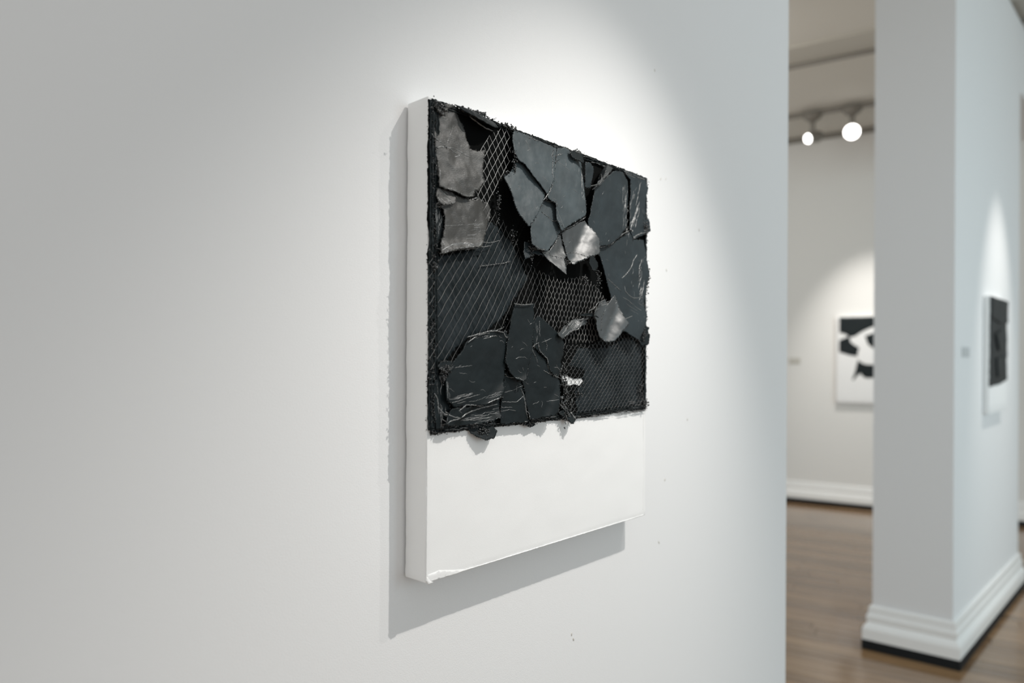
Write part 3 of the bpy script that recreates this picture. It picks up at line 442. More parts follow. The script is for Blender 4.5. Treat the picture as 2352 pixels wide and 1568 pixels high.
    (5, [(186.7, 7.2), (194.3, 9.4), (204.5, 7.9), (215.5, 8.8)], 0.49, 1),
    (5, [(266.7, 4.1), (270.5, 4.2), (273.3, 4.1), (278.1, 4.4), (281.3, 3.9), (284.2, 4.6)], 0.64, 1),
    (5, [(268.9, 4.9), (275.9, 5.3), (282.3, 6.4), (288.1, 6.5), (294.6, 6.2), (302.2, 5.5)], 0.5, 1),
    (16, [(343.7, 46.1), (339.5, 48.7), (335.7, 51.2), (333.0, 54.0), (329.2, 56.2), (324.4, 58.9)], 0.87, 1),
    (16, [(373.9, 20.4), (368.1, 25.5), (360.6, 30.3), (352.1, 35.8)], 0.46, 0),
    (16, [(364.8, 20.0), (362.0, 22.4), (359.1, 24.9), (355.9, 26.3)], 0.83, 1),
    (16, [(357.8, 36.9), (352.5, 39.4), (347.9, 42.7), (344.4, 46.4), (340.6, 48.5)], 0.85, 0),
    (16, [(357.8, 34.3), (353.9, 37.1), (350.3, 39.0), (347.5, 41.1)], 0.86, 0),
    (16, [(341.2, 39.5), (336.3, 43.9), (331.5, 48.4), (326.4, 51.6), (319.6, 55.0)], 0.8, 1),
    (16, [(339.5, 48.7), (336.1, 51.0), (333.3, 53.3), (330.2, 55.1)], 0.62, 1),
    (16, [(366.3, 23.8), (363.8, 25.4), (361.3, 27.3), (358.1, 29.1)], 0.56, 0),
    (16, [(360.6, 28.9), (358.1, 30.4), (355.9, 31.8), (353.1, 34.0), (350.6, 35.5), (348.5, 36.5)], 0.62, 1),
    (16, [(354.1, 29.7), (350.3, 33.5), (344.7, 36.8), (339.1, 40.5), (334.6, 44.0)], 0.55, 1),
    (19, [(260.0, 181.6), (262.1, 181.0), (263.1, 179.2), (265.3, 178.0), (268.4, 176.5), (269.7, 175.8)], 0.45, 0),
    (19, [(258.1, 181.6), (259.0, 181.1), (259.9, 180.4), (260.9, 180.0), (261.8, 179.1), (263.1, 178.6)], 0.79, 0),
    (19, [(250.1, 184.7), (251.0, 184.2), (252.8, 183.3), (253.7, 182.2), (255.3, 181.7)], 0.64, 1),
    (19, [(242.6, 174.2), (245.0, 172.0), (248.4, 170.1), (251.8, 168.1)], 0.68, 0),
    (19, [(246.7, 187.7), (248.8, 186.7), (250.1, 185.6), (251.3, 184.7), (253.4, 183.4)], 0.74, 0),
    (19, [(258.7, 178.3), (260.2, 177.6), (262.4, 176.4), (263.7, 175.7), (265.2, 174.7)], 0.57, 0),
    (19, [(240.9, 186.0), (243.3, 184.2), (246.0, 182.6), (248.8, 181.0)], 0.49, 0),
    (19, [(246.6, 179.9), (250.0, 177.3), (253.4, 175.6), (255.2, 174.1)], 0.46, 1),
    (19, [(240.0, 183.1), (241.2, 181.6), (243.3, 180.5), (244.2, 179.6), (246.0, 178.7), (247.5, 177.4)], 0.37, 1),
    (17, [(169.3, 179.3), (172.3, 177.9), (175.3, 176.9), (178.6, 176.0)], 0.5, 1),
    (17, [(167.6, 172.8), (170.3, 171.9), (172.5, 170.6), (175.2, 169.6), (178.5, 168.8)], 0.36, 0),
    (17, [(192.0, 171.0), (193.4, 170.3), (195.4, 169.9), (197.1, 169.3), (198.2, 168.8), (199.9, 167.9)], 0.31, 0),
    (17, [(167.9, 173.6), (172.0, 173.0), (174.4, 171.8), (179.1, 170.4), (183.5, 168.6)], 0.39, 1),
    (17, [(165.2, 174.5), (169.0, 173.2), (173.1, 172.0), (176.1, 170.9)], 0.3, 0),
    (17, [(165.7, 171.9), (170.0, 169.6), (175.5, 168.8), (180.7, 166.9)], 0.37, 0),
    (17, [(168.2, 181.8), (170.4, 181.4), (172.8, 180.6), (175.0, 179.6)], 0.44, 1),
    (7, [(24.5, 352.2), (24.8, 357.9), (24.4, 363.1), (27.2, 368.1), (27.0, 374.1)], 0.37, 1),
    (7, [(17.9, 378.8), (18.4, 384.6), (18.5, 388.3), (17.8, 392.5), (18.5, 397.9)], 0.36, 1),
    (7, [(18.9, 380.5), (20.3, 385.3), (18.7, 389.3), (20.4, 395.1), (20.4, 399.6)], 0.4, 0),
    (7, [(22.9, 349.0), (22.9, 351.8), (22.9, 353.9), (22.7, 356.5), (23.4, 359.1)], 0.59, 0),
    (7, [(22.2, 353.2), (23.4, 357.2), (23.7, 361.9), (23.9, 365.5)], 0.6, 1),
    (7, [(20.1, 394.9), (20.2, 401.1), (20.9, 407.4), (20.7, 413.1)], 0.45, 0),
    (7, [(25.2, 382.6), (25.5, 386.7), (25.9, 389.9), (26.9, 393.9)], 0.53, 0),
    (7, [(12.8, 371.7), (12.8, 375.3), (14.0, 379.6), (13.1, 382.7), (14.5, 388.2), (15.0, 392.2)], 0.52, 0),
    (7, [(11.1, 349.6), (12.0, 352.6), (12.5, 358.8), (13.5, 363.6), (14.2, 367.2)], 0.34, 1),
    (7, [(21.3, 389.1), (22.9, 394.6), (20.7, 402.2), (22.6, 411.2)], 0.33, 0),
    (7, [(22.2, 350.9), (24.6, 358.1), (23.7, 366.7), (24.2, 373.2)], 0.5, 0),
    (7, [(22.4, 354.6), (22.9, 359.1), (22.7, 362.7), (24.4, 367.6), (25.1, 373.7)], 0.44, 0),
    (7, [(16.8, 342.9), (17.1, 349.3), (20.3, 354.0), (17.8, 362.0), (19.5, 368.3)], 0.63, 0),
    (7, [(17.1, 387.7), (17.8, 395.8), (18.3, 402.8), (17.7, 409.8)], 0.67, 1),
    (11, [(88.5, 375.1), (95.0, 374.4), (100.9, 373.5), (106.7, 372.7), (114.6, 370.9), (120.6, 370.9)], 0.28, 0),
    (11, [(37.1, 374.4), (42.3, 373.4), (47.2, 371.3), (52.8, 371.3), (59.7, 370.5)], 0.4, 0),
    (11, [(34.9, 372.7), (38.0, 372.8), (40.2, 371.9), (42.8, 371.8), (44.5, 371.2), (47.9, 371.1)], 0.43, 0),
    (11, [(39.0, 379.2), (43.6, 379.4), (46.7, 379.0), (48.7, 378.2), (52.1, 378.0), (56.3, 377.8)], 0.39, 0),
    (11, [(50.8, 372.0), (53.8, 370.8), (58.5, 370.7), (62.7, 369.4), (68.2, 368.2)], 0.35, 0),
    (11, [(32.0, 372.3), (38.2, 371.3), (42.6, 370.4), (49.1, 369.6), (54.2, 368.4), (58.2, 367.6)], 0.26, 0),
    (11, [(59.5, 378.7), (65.0, 377.9), (71.3, 377.4), (78.9, 376.0), (85.1, 375.5)], 0.23, 0),
    (11, [(46.7, 372.3), (51.8, 370.4), (58.0, 369.6), (63.7, 368.7)], 0.27, 0),
    (11, [(82.3, 374.8), (85.9, 374.2), (89.3, 373.1), (93.2, 373.2), (95.8, 371.7), (99.2, 371.1)], 0.25, 0),
    (11, [(39.2, 370.1), (43.5, 370.1), (46.4, 369.5), (48.4, 368.7), (52.8, 368.3), (55.2, 367.9)], 0.36, 0),
    (11, [(95.3, 372.0), (100.8, 371.2), (107.2, 369.0), (110.7, 368.0), (117.2, 367.3), (122.7, 367.3)], 0.28, 0),
    (11, [(68.0, 371.2), (71.2, 370.1), (75.1, 370.4), (77.6, 369.8), (80.4, 369.1)], 0.35, 0),
    (9, [(83.7, 396.6), (89.7, 398.1), (97.8, 397.8), (103.9, 395.6), (109.8, 396.5), (118.2, 396.7)], 0.51, 0),
    (9, [(78.1, 404.1), (83.7, 404.8), (94.2, 404.9), (101.3, 403.2), (107.4, 403.9), (116.9, 401.5)], 0.31, 0),
    (9, [(45.9, 402.3), (50.0, 400.8), (56.2, 400.7), (60.4, 400.6), (65.6, 401.3)], 0.28, 0),
    (9, [(57.9, 400.3), (67.9, 401.8), (78.0, 400.1), (85.5, 401.8), (97.6, 401.3), (106.3, 399.8)], 0.56, 0),
    (9, [(109.8, 396.3), (122.0, 394.0), (139.3, 392.6), (152.5, 394.7)], 0.37, 0),
    (9, [(53.9, 399.8), (68.4, 399.1), (79.1, 399.6), (93.9, 399.0)], 0.36, 0),
    (9, [(109.0, 391.2), (123.1, 389.1), (133.9, 388.9), (145.5, 389.9)], 0.42, 0),
    (9, [(67.9, 396.0), (74.7, 396.6), (87.6, 396.3), (93.6, 394.1), (106.8, 394.1), (113.8, 392.8)], 0.28, 0),
    (9, [(73.7, 397.6), (80.6, 397.3), (87.1, 398.1), (96.5, 397.5)], 0.59, 0),
    (9, [(71.2, 400.6), (77.0, 400.6), (82.2, 401.1), (87.3, 400.1)], 0.35, 0),
    (9, [(50.5, 401.4), (57.9, 402.0), (65.9, 401.1), (76.0, 400.5), (83.4, 399.5)], 0.46, 0),
    (9, [(58.7, 402.8), (64.4, 401.9), (72.7, 402.8), (78.1, 402.3), (86.6, 403.0)], 0.52, 0),
    (9, [(80.9, 401.2), (86.6, 400.6), (92.6, 401.2), (100.2, 400.1)], 0.5, 0),
    (9, [(71.7, 407.3), (76.3, 406.7), (82.5, 407.3), (86.1, 407.7), (90.5, 407.6), (95.2, 407.7)], 0.56, 0),
    (5, [(181.0, 415.1), (187.4, 414.7), (192.9, 414.5), (198.4, 415.9), (205.8, 414.8)], 0.69, 1),
    (5, [(52.0, 412.6), (55.4, 412.5), (59.1, 412.0), (63.1, 412.7), (67.9, 412.5)], 0.63, 0),
    (5, [(83.7, 409.2), (91.7, 409.2), (98.3, 410.1), (106.3, 411.5), (113.9, 410.9)], 0.43, 1),
    (5, [(98.3, 412.3), (106.1, 411.9), (112.0, 411.4), (116.9, 411.7), (122.1, 411.5)], 0.42, 1),
    (5, [(167.3, 411.5), (173.5, 411.1), (178.6, 411.6), (182.8, 411.7)], 0.64, 1),
    (5, [(60.3, 408.4), (66.6, 407.7), (73.4, 409.8), (82.1, 408.6), (87.8, 409.5), (93.8, 410.1)], 0.35, 1),
    (5, [(26.5, 412.8), (33.9, 412.5), (41.8, 412.4), (47.1, 413.3), (54.7, 414.6)], 0.61, 0),
    (5, [(108.5, 410.0), (113.0, 410.5), (118.2, 410.3), (121.2, 410.9), (125.9, 410.6), (131.5, 410.6)], 0.33, 0),
    (5, [(62.6, 409.8), (67.6, 410.5), (75.7, 410.5), (82.1, 410.6), (87.8, 410.8)], 0.7, 0),
    (5, [(53.7, 409.5), (58.4, 408.9), (62.6, 409.1), (66.3, 409.0), (71.1, 409.3)], 0.34, 1),
    (5, [(75.7, 411.4), (81.9, 412.2), (87.3, 411.7), (93.1, 412.3), (98.1, 411.7), (105.5, 412.6)], 0.36, 1),
    (5, [(137.7, 415.8), (143.6, 414.5), (148.7, 415.0), (154.8, 414.9), (160.9, 415.9)], 0.42, 0),
    (5, [(65.4, 411.8), (69.9, 412.8), (75.5, 413.0), (81.6, 412.6), (87.1, 413.5)], 0.52, 1),
    (5, [(88.1, 411.9), (91.5, 413.1), (97.8, 412.4), (102.6, 412.9), (106.3, 412.5), (111.2, 412.8)], 0.34, 0),
    (5, [(54.4, 408.5), (59.6, 408.7), (65.1, 408.7), (71.4, 408.9)], 0.59, 0),
    (5, [(38.8, 407.2), (47.3, 408.2), (54.2, 408.1), (60.6, 408.7)], 0.32, 0),
    (12, [(70.0, 297.3), (72.8, 296.2), (76.9, 296.1), (79.4, 295.3), (82.5, 294.6), (85.3, 294.6)], 0.29, 0),
    (12, [(69.4, 291.9), (74.5, 291.4), (78.1, 290.4), (82.5, 289.4)], 0.48, 1),
    (12, [(95.3, 295.2), (98.2, 294.8), (100.8, 293.5), (104.3, 292.8), (108.3, 293.1), (110.7, 292.3)], 0.47, 0),
    (12, [(94.4, 287.2), (104.8, 285.4), (109.9, 285.3), (119.1, 282.7), (127.1, 281.1)], 0.42, 0),
    (12, [(87.7, 297.3), (93.4, 296.0), (102.2, 294.0), (106.7, 292.8), (114.5, 292.4)], 0.56, 0),
    (12, [(83.8, 295.2), (87.7, 294.7), (91.3, 293.3), (95.8, 292.3), (99.5, 291.8)], 0.28, 1),
    (12, [(91.1, 294.6), (96.3, 293.6), (102.4, 292.7), (106.2, 292.2)], 0.38, 1),
    (12, [(64.2, 294.4), (67.4, 293.6), (72.5, 293.6), (76.6, 291.9), (79.9, 292.0)], 0.52, 1),
    (16, [(271.4, 275.7), (276.1, 273.7), (281.3, 269.8), (284.7, 267.6), (292.0, 265.6), (295.4, 261.9)], 0.98, 0),
    (16, [(262.1, 274.7), (266.4, 273.3), (269.7, 270.9), (273.8, 268.6), (278.5, 266.7)], 0.95, 0),
    (16, [(250.5, 284.3), (255.4, 281.7), (262.4, 277.8), (268.3, 274.6)], 0.83, 0),
    (16, [(262.1, 276.7), (266.7, 273.7), (272.7, 271.6), (277.1, 269.1), (283.3, 266.2)], 0.87, 0),
    (16, [(275.8, 278.7), (283.6, 275.2), (287.5, 273.6), (292.6, 270.2), (300.3, 267.3)], 0.8, 0),
    (16, [(273.6, 276.6), (280.0, 274.0), (284.1, 272.2), (290.3, 269.6)], 0.57, 0),
    (16, [(288.1, 273.7), (297.1, 269.5), (303.2, 266.5), (310.4, 262.5)], 0.8, 0),
    (16, [(264.9, 285.5), (267.9, 283.8), (272.0, 282.2), (275.3, 280.2)], 0.62, 0),
    (16, [(292.9, 269.3), (296.6, 266.6), (302.3, 265.5), (308.3, 261.2), (314.4, 258.7), (317.6, 256.8)], 0.51, 0),
    (16, [(281.1, 275.3), (284.4, 273.7), (287.2, 272.2), (291.2, 270.2), (294.0, 269.3)], 0.67, 0),
    (16, [(287.2, 268.4), (293.4, 265.7), (299.1, 262.4), (305.4, 259.8)], 0.98, 0),
    (16, [(294.0, 270.5), (301.1, 266.1), (307.8, 263.4), (313.3, 261.0)], 0.92, 0),
    (16, [(275.8, 273.2), (279.7, 271.8), (281.9, 270.8), (285.5, 269.1), (288.0, 267.8)], 0.78, 0),
    (16, [(287.0, 273.1), (293.2, 270.0), (297.7, 267.6), (304.0, 264.1), (310.4, 261.9), (317.6, 259.2)], 0.9, 0),
    (16, [(274.2, 280.9), (279.2, 278.8), (281.9, 277.7), (286.7, 275.3), (290.1, 273.7)], 0.55, 0),
    (16, [(255.9, 278.7), (262.3, 275.7), (268.1, 272.5), (275.2, 268.5)], 0.76, 0),
    (22, [(348.3, 235.6), (351.6, 233.8), (356.0, 233.0), (360.9, 231.4), (364.7, 230.7)], 0.49, 0),
    (22, [(335.8, 238.1), (339.1, 237.0), (342.2, 236.1), (345.5, 235.2)], 0.48, 0),
    (22, [(338.2, 236.2), (339.7, 235.2), (341.5, 234.8), (343.1, 234.7), (344.6, 234.2), (346.1, 233.2)], 0.4, 0),
    (22, [(326.3, 246.6), (328.7, 246.3), (330.4, 245.5), (332.2, 244.9), (334.3, 244.4), (336.8, 243.4)], 0.54, 0),
    (22, [(341.0, 240.0), (343.4, 239.4), (346.2, 238.9), (348.9, 237.8), (350.7, 237.5)], 0.66, 0),
    (22, [(348.6, 237.7), (354.4, 235.9), (360.0, 234.2), (364.1, 232.5)], 0.8, 0),
    (22, [(341.3, 238.6), (344.6, 237.4), (348.3, 236.4), (351.0, 235.6)], 0.59, 0),
    (6, [(269.0, 368.8), (269.6, 372.7), (269.9, 374.7), (269.6, 378.9), (270.2, 381.3)], 0.71, 1),
    (6, [(270.7, 377.1), (270.8, 381.4), (271.6, 385.3), (273.3, 390.5)], 0.58, 1),
    (6, [(287.4, 409.6), (289.9, 413.4), (290.2, 417.3), (291.1, 420.3)], 0.79, 1),
    (6, [(277.1, 375.8), (277.3, 377.1), (277.9, 378.7), (278.2, 381.1), (277.7, 382.4)], 0.98, 1),
    (6, [(272.3, 366.2), (272.8, 368.1), (273.4, 369.8), (273.2, 371.6), (274.0, 373.0), (273.5, 375.2)], 0.59, 0),
    (6, [(289.7, 383.7), (289.1, 385.6), (289.7, 388.0), (290.3, 389.4), (290.9, 391.8)], 0.88, 1),
    (6, [(274.2, 400.4), (275.3, 403.9), (276.8, 408.3), (276.8, 411.5)], 0.58, 0),
    (6, [(284.3, 411.0), (286.3, 414.5), (285.5, 417.0), (286.1, 420.3), (287.5, 423.2)], 0.67, 1),
    (6, [(285.0, 388.3), (285.8, 392.4), (287.5, 395.0), (289.0, 399.4), (288.1, 401.7)], 0.57, 0),
    (6, [(269.1, 375.2), (269.4, 376.9), (269.6, 379.6), (269.4, 381.4)], 0.85, 0),
    (6, [(262.0, 379.4), (264.5, 384.0), (264.0, 388.0), (264.0, 392.9), (264.1, 398.1)], 0.81, 1),
    (6, [(274.1, 353.6), (274.1, 356.7), (274.4, 361.4), (275.6, 364.4)], 0.76, 1),
    (6, [(276.4, 367.8), (277.0, 369.9), (278.1, 372.6), (277.0, 374.4), (277.9, 376.2), (278.5, 378.0)], 0.73, 0),
    (6, [(268.9, 360.6), (269.8, 364.6), (269.6, 367.8), (269.3, 371.8)], 0.69, 0),
    (6, [(268.1, 360.5), (268.7, 363.2), (268.4, 365.6), (269.8, 369.3), (269.6, 371.8)], 0.63, 1),
    (6, [(268.4, 394.1), (267.6, 396.7), (268.7, 399.1), (269.3, 402.5), (269.3, 404.5)], 0.77, 0),
    (7, [(469.5, 402.5), (475.2, 402.4), (478.8, 402.6), (483.9, 402.4), (489.0, 402.3)], 0.44, 0),
    (7, [(496.3, 399.1), (499.2, 399.8), (503.7, 399.5), (508.9, 399.5), (513.4, 399.7), (517.6, 399.7)], 0.43, 1),
    (7, [(454.7, 407.5), (459.9, 406.2), (465.9, 406.9), (469.5, 407.3), (475.6, 406.4)], 0.45, 1),
    (7, [(496.2, 395.2), (498.5, 395.5), (501.8, 395.5), (505.1, 395.0), (507.4, 395.7), (510.4, 395.2)], 0.36, 1),
    (7, [(486.4, 404.7), (490.4, 403.9), (495.6, 404.1), (498.9, 403.9)], 0.46, 1),
    (7, [(478.7, 397.2), (482.0, 396.5), (484.9, 397.1), (489.3, 396.9), (492.9, 396.4)], 0.33, 1),
    (7, [(456.3, 397.9), (462.3, 398.0), (468.0, 398.0), (473.0, 397.9)], 0.57, 1),
    (7, [(450.4, 395.7), (455.6, 395.4), (458.8, 395.3), (463.4, 396.3), (467.3, 396.1), (470.5, 395.5)], 0.59, 0),
    (7, [(446.0, 408.7), (448.0, 409.0), (450.8, 408.6), (453.6, 408.9), (456.1, 408.9)], 0.29, 0),
    (7, [(466.6, 406.8), (471.6, 406.8), (476.3, 407.4), (479.6, 406.8), (485.7, 407.3)], 0.35, 1),
    (7, [(453.9, 399.1), (457.7, 399.1), (462.7, 398.7), (466.2, 399.1), (470.5, 399.3)], 0.37, 0),
    (7, [(485.2, 387.6), (489.5, 387.2), (494.7, 387.0), (499.1, 387.7), (503.6, 387.5), (507.3, 387.1)], 0.35, 1),
    (7, [(498.5, 403.1), (501.5, 403.1), (504.1, 403.2), (507.4, 403.1)], 0.37, 1),
    (7, [(491.4, 393.9), (497.0, 393.7), (501.4, 393.7), (505.9, 393.9), (511.9, 393.7)], 0.41, 1),
    (7, [(441.4, 405.3), (445.2, 404.7), (447.7, 405.0), (449.7, 405.3), (452.5, 404.9)], 0.38, 0),
    (7, [(451.4, 399.6), (454.2, 399.1), (457.4, 399.1), (460.9, 399.2)], 0.52, 0),
    (14, [(449.9, 232.6), (455.6, 234.8), (463.8, 237.9), (470.2, 239.6)], 0.41, 0),
    (14, [(474.7, 224.9), (482.0, 228.3), (489.7, 230.7), (497.9, 232.9)], 0.32, 0),
    (14, [(439.5, 228.2), (443.3, 229.3), (445.4, 229.9), (449.2, 230.8), (451.0, 231.8)], 0.26, 0),
    (14, [(462.6, 225.8), (467.6, 228.4), (474.4, 230.2), (483.5, 232.8)], 0.41, 0),
    (14, [(474.4, 227.4), (480.2, 229.3), (484.2, 230.6), (489.7, 232.2), (495.3, 233.3)], 0.26, 0),
    (14, [(424.1, 230.0), (427.5, 231.5), (430.6, 233.0), (434.7, 233.7), (439.2, 234.6)], 0.23, 0),
    (14, [(414.6, 220.3), (419.3, 221.7), (425.8, 223.3), (434.6, 225.7), (438.8, 227.8), (443.7, 230.0)], 0.48, 0),
    (14, [(433.3, 233.2), (441.6, 235.9), (450.4, 238.8), (459.5, 241.4)], 0.25, 0),
    (14, [(437.2, 239.9), (445.5, 242.8), (453.6, 245.1), (459.9, 247.4)], 0.25, 0),
    (12, [(193.5, 292.7), (194.0, 294.7), (194.5, 297.6), (194.3, 300.6)], 0.24, 0),
    (12, [(186.7, 263.3), (186.2, 265.8), (187.4, 268.0), (186.2, 269.4), (187.7, 271.3), (186.8, 273.7)], 0.26, 0),
    (12, [(193.6, 275.4), (193.9, 278.1), (194.9, 280.6), (194.2, 283.0), (194.9, 286.3)], 0.42, 0),
    (12, [(199.3, 281.0), (199.1, 284.3), (198.9, 286.2), (199.7, 289.0), (199.7, 292.4)], 0.4, 0),
    (12, [(194.5, 289.8), (194.5, 292.4), (194.3, 294.3), (193.8, 297.8), (194.6, 300.1)], 0.42, 0),
    (12, [(190.9, 272.4), (191.7, 274.9), (191.2, 279.5), (193.4, 283.5), (193.7, 287.8)], 0.34, 0),
    (12, [(191.8, 291.8), (193.3, 294.9), (192.6, 300.0), (193.3, 303.8)], 0.24, 0),
    (12, [(198.3, 268.8), (198.3, 272.1), (198.3, 274.5), (198.6, 277.8), (199.8, 279.7), (199.4, 282.7)], 0.49, 0),
    (12, [(198.1, 277.0), (197.1, 280.7), (198.4, 283.4), (198.6, 285.6), (198.2, 289.4)], 0.37, 0),
    (5, [(412.1, 410.6), (419.8, 411.7), (430.6, 411.8), (439.8, 410.0), (448.1, 411.8), (455.4, 411.8)], 0.52, 0),
    (5, [(204.0, 410.4), (208.5, 410.5), (211.5, 411.4), (217.1, 411.4), (222.7, 410.8), (227.3, 411.7)], 0.45, 1),
    (5, [(216.8, 408.6), (220.9, 408.7), (224.7, 409.1), (228.6, 409.3)], 0.37, 1),
    (5, [(282.6, 413.1), (287.6, 413.5), (294.4, 413.5), (299.8, 413.7)], 0.41, 0),
    (5, [(197.5, 408.2), (201.7, 408.2), (204.5, 408.0), (207.0, 408.3), (209.7, 407.9), (213.0, 408.2)], 0.51, 1),
    (5, [(419.8, 415.1), (425.9, 415.1), (432.6, 415.1), (439.8, 414.4), (448.1, 414.6), (454.7, 415.0)], 0.34, 1),
    (5, [(338.8, 413.6), (343.9, 413.6), (352.5, 412.6), (359.0, 414.6), (366.1, 413.8), (373.0, 413.1)], 0.64, 0),
    (5, [(462.1, 414.1), (469.2, 415.6), (476.4, 415.4), (484.3, 414.5), (492.4, 415.2)], 0.33, 0),
    (5, [(367.4, 414.2), (378.1, 413.8), (386.7, 414.1), (397.0, 413.8)], 0.39, 0),
    (5, [(283.7, 412.2), (290.1, 412.1), (296.1, 412.3), (303.8, 411.5), (307.5, 412.8), (314.2, 412.7)], 0.59, 0),
    (5, [(225.2, 409.0), (234.8, 409.7), (243.7, 408.8), (257.0, 408.4)], 0.67, 0),
    (5, [(487.6, 412.4), (496.7, 412.5), (504.9, 413.5), (510.9, 413.0)], 0.4, 0),
    (5, [(469.2, 412.7), (477.8, 412.4), (486.9, 413.3), (494.5, 413.1), (502.3, 413.6)], 0.61, 1),
    (5, [(255.2, 413.8), (259.5, 413.6), (263.6, 413.6), (268.5, 413.8)], 0.56, 0),
    (5, [(456.5, 413.6), (462.1, 413.9), (467.1, 414.0), (472.4, 412.9), (477.4, 414.2), (483.2, 413.1)], 0.39, 0),
    (5, [(344.8, 414.0), (351.6, 413.8), (359.9, 415.2), (368.0, 414.6), (374.9, 414.3), (385.4, 414.0)], 0.56, 0),
]
BASE_OUTLINE = [(-0.6, 4.3), (38.7, 3.8), (85.8, 3.1), (127.9, 2.8), (173.0, 2.5), (221.4, 2.1), (273.5, 2.4), (329.7, 2.1), (390.5, 3.1), (456.6, 2.7), (503.3, 3.3), (507.9, 19.3), (503.8, 50.8), (511.3, 72.7), (507.2, 104.1), (506.0, 135.0), (513.7, 165.1), (508.1, 196.4), (504.0, 227.4), (507.3, 265.7), (504.7, 304.3), (503.6, 342.7), (511.3, 373.6), (508.7, 410.5), (446.6, 411.8), (369.2, 413.9), (298.9, 415.9), (255.5, 414.4), (204.8, 415.0), (157.7, 415.5), (113.7, 416.0), (72.6, 416.4), (34.0, 416.3), (6.4, 416.9), (1.3, 401.5), (0.3, 364.0), (1.5, 321.3), (2.6, 278.5), (0.3, 257.2), (1.5, 225.1), (-1.5, 193.3), (3.4, 179.4), (-1.1, 150.6), (-0.6, 113.2), (-1.6, 65.4), (0.3, 32.9)]
GAPS = [
    [(268.1, 347.7), (284.1, 348.3), (298.2, 353.7), (319.9, 353.2), (325.0, 356.8), (312.7, 365.2), (298.3, 362.2), (287.0, 365.0), (277.3, 363.4), (271.7, 354.8)],
    [(262.4, 383.1), (267.8, 378.3), (277.4, 379.0), (274.7, 383.9)],
]
BRUSHED = [
    [(9.7, 197.5), (46.7, 189.6), (77.9, 180.9), (92.4, 162.5), (100.5, 138.2), (123.5, 143.6), (150.1, 160.9), (168.5, 180.0), (187.6, 209.0), (155.3, 242.0), (141.9, 260.9), (103.3, 286.1), (74.7, 295.5), (47.5, 310.0), (32.5, 323.9), (12.8, 329.4)],
    [(385.4, 305.8), (443.9, 286.5), (494.3, 296.8), (495.3, 403.7), (392.6, 405.9), (308.7, 406.9), (299.4, 374.1), (319.8, 361.2), (325.4, 340.8), (285.8, 333.7), (307.9, 306.7)],
]
MESH_AREAS = [
    [(97.7, 29.0), (116.1, 13.5), (138.7, 5.5), (147.8, 26.1), (145.3, 51.9), (133.9, 71.0), (116.7, 94.9), (104.2, 117.6), (93.4, 125.1), (75.4, 105.3), (71.2, 72.1)],
    [(-2.7, 188.4), (67.9, 174.4), (79.7, 150.1), (93.4, 118.2), (112.6, 120.8), (134.4, 136.3), (161.5, 153.6), (170.9, 179.9), (204.4, 193.8), (255.2, 203.2), (321.3, 192.0), (369.2, 214.4), (385.6, 234.6), (388.7, 298.6), (272.1, 307.2), (172.2, 345.2), (45.8, 348.9), (-1.8, 337.3)],
]
HEX_AREA = [(272.0, 300.6), (339.8, 299.4), (369.9, 288.4), (386.0, 277.3), (440.7, 279.3), (499.6, 285.2), (502.2, 410.0), (278.4, 413.1), (272.5, 360.0), (266.9, 333.5)]
NICKS = [(0.609, -0.2341, 1, 0.5), (0.6356, -0.0302, 1.2, -0.8), (0.7936, 0.0469, 1.4, 0.2), (0.6575, 0.145, 1, 0.5), (0.7461, 0.445, 1.2, 0.3), (0.6565, 0.5579, 1.6, -0.3), (0.6326, 0.6769, 1.4, 0.9), (0.3549, 0.7741, 1.6, -0.2), (0.3585, 0.7838, 1.6, 0.6), (0.6558, -0.0342, 0.6, -1)]
LUMPS = [(94.5, 418.9, 7, 6, 2.5, 110), (102.2, 424.2, 6, 4, 2, 50), (21.0, 336.3, 11, 4, 2.5, 70), (19.2, 343.9, 9, 2, 5, 40), (271.2, 409.1, 9, 5, 5, 90), (184.7, 414.6, 7, 5, 2, 50), (483.9, 280.4, 12, 3, 6, 80), (140.1, 5.6, 8, 8, 2, 60), (289.0, 9.3, 12, 4, 3, 40), (6.9, 206.8, 8, 2, 3.5, 30), (12.1, 12.7, 8, 6, 3, 60), (499.0, 402.2, 7, 4, 5, 60), (81.7, 2.8, 7, 14, 2, 90), (261.8, 343.3, 10, 3, 8, 60), (268.7, 372.9, 9, 3, 9, 80), (305.8, 377.6, 6, 5, 3, 25), (494.1, 95.3, 10, 3, 8, 60), (504.0, 181.7, 8, 2, 10, 60), (345.4, 195.9, 14, 3, 8, 40), (144.5, 53.6, 14, 2, 9, 50), (131.8, 75.4, 12, 4, 3, 40), (250.7, 180.8, 20, 4, 3, 50), (143.4, 156.9, 14, 3, 9, 30), (175.6, 171.4, 18, 2, 10, 50), (116.9, 116.0, 10, 2, 10, 60), (310.4, 199.0, 14, 4, 3, 30), (483.2, 380.3, 6, 6, 8, 40), (260.1, 271.7, 15, 4, 4, 30), (131.2, 297.2, 10, 2, 12, 40)]

# ------------------------------------------------------------------ room shell
def wallprism(name, poly, z0, z1, m):
    v, f = prism(poly, z0, z1); return struct(mesh_obj(name, v, f, m))
CEIL = 3.80
WO = -CT - .003                                             # face of the near wall
def n2(s, n): p = near(s, 0, n); return (p.x, p.y)
wall_near = wallprism('wall_left', [n2(-4.5, WO), n2(1.295, WO), n2(1.295, WO - .22), n2(-4.5, WO - .22)], -.02, CEIL, M['wall'])
# small specks of paint on the near wall
for s_, t_, r_, k_ in NICKS:
    V = []; F = []
    pts = [near(s_ + .0012 * i * k_, t_ + .002 * i, WO + .0002) for i in range(4)]
    add_tube(V, F, pts, [.0003, .0008 * r_, .0007 * r_, .0002], 6); o = mesh_obj('paint_nick', V, F, M['label_beige'], wall_near, True)

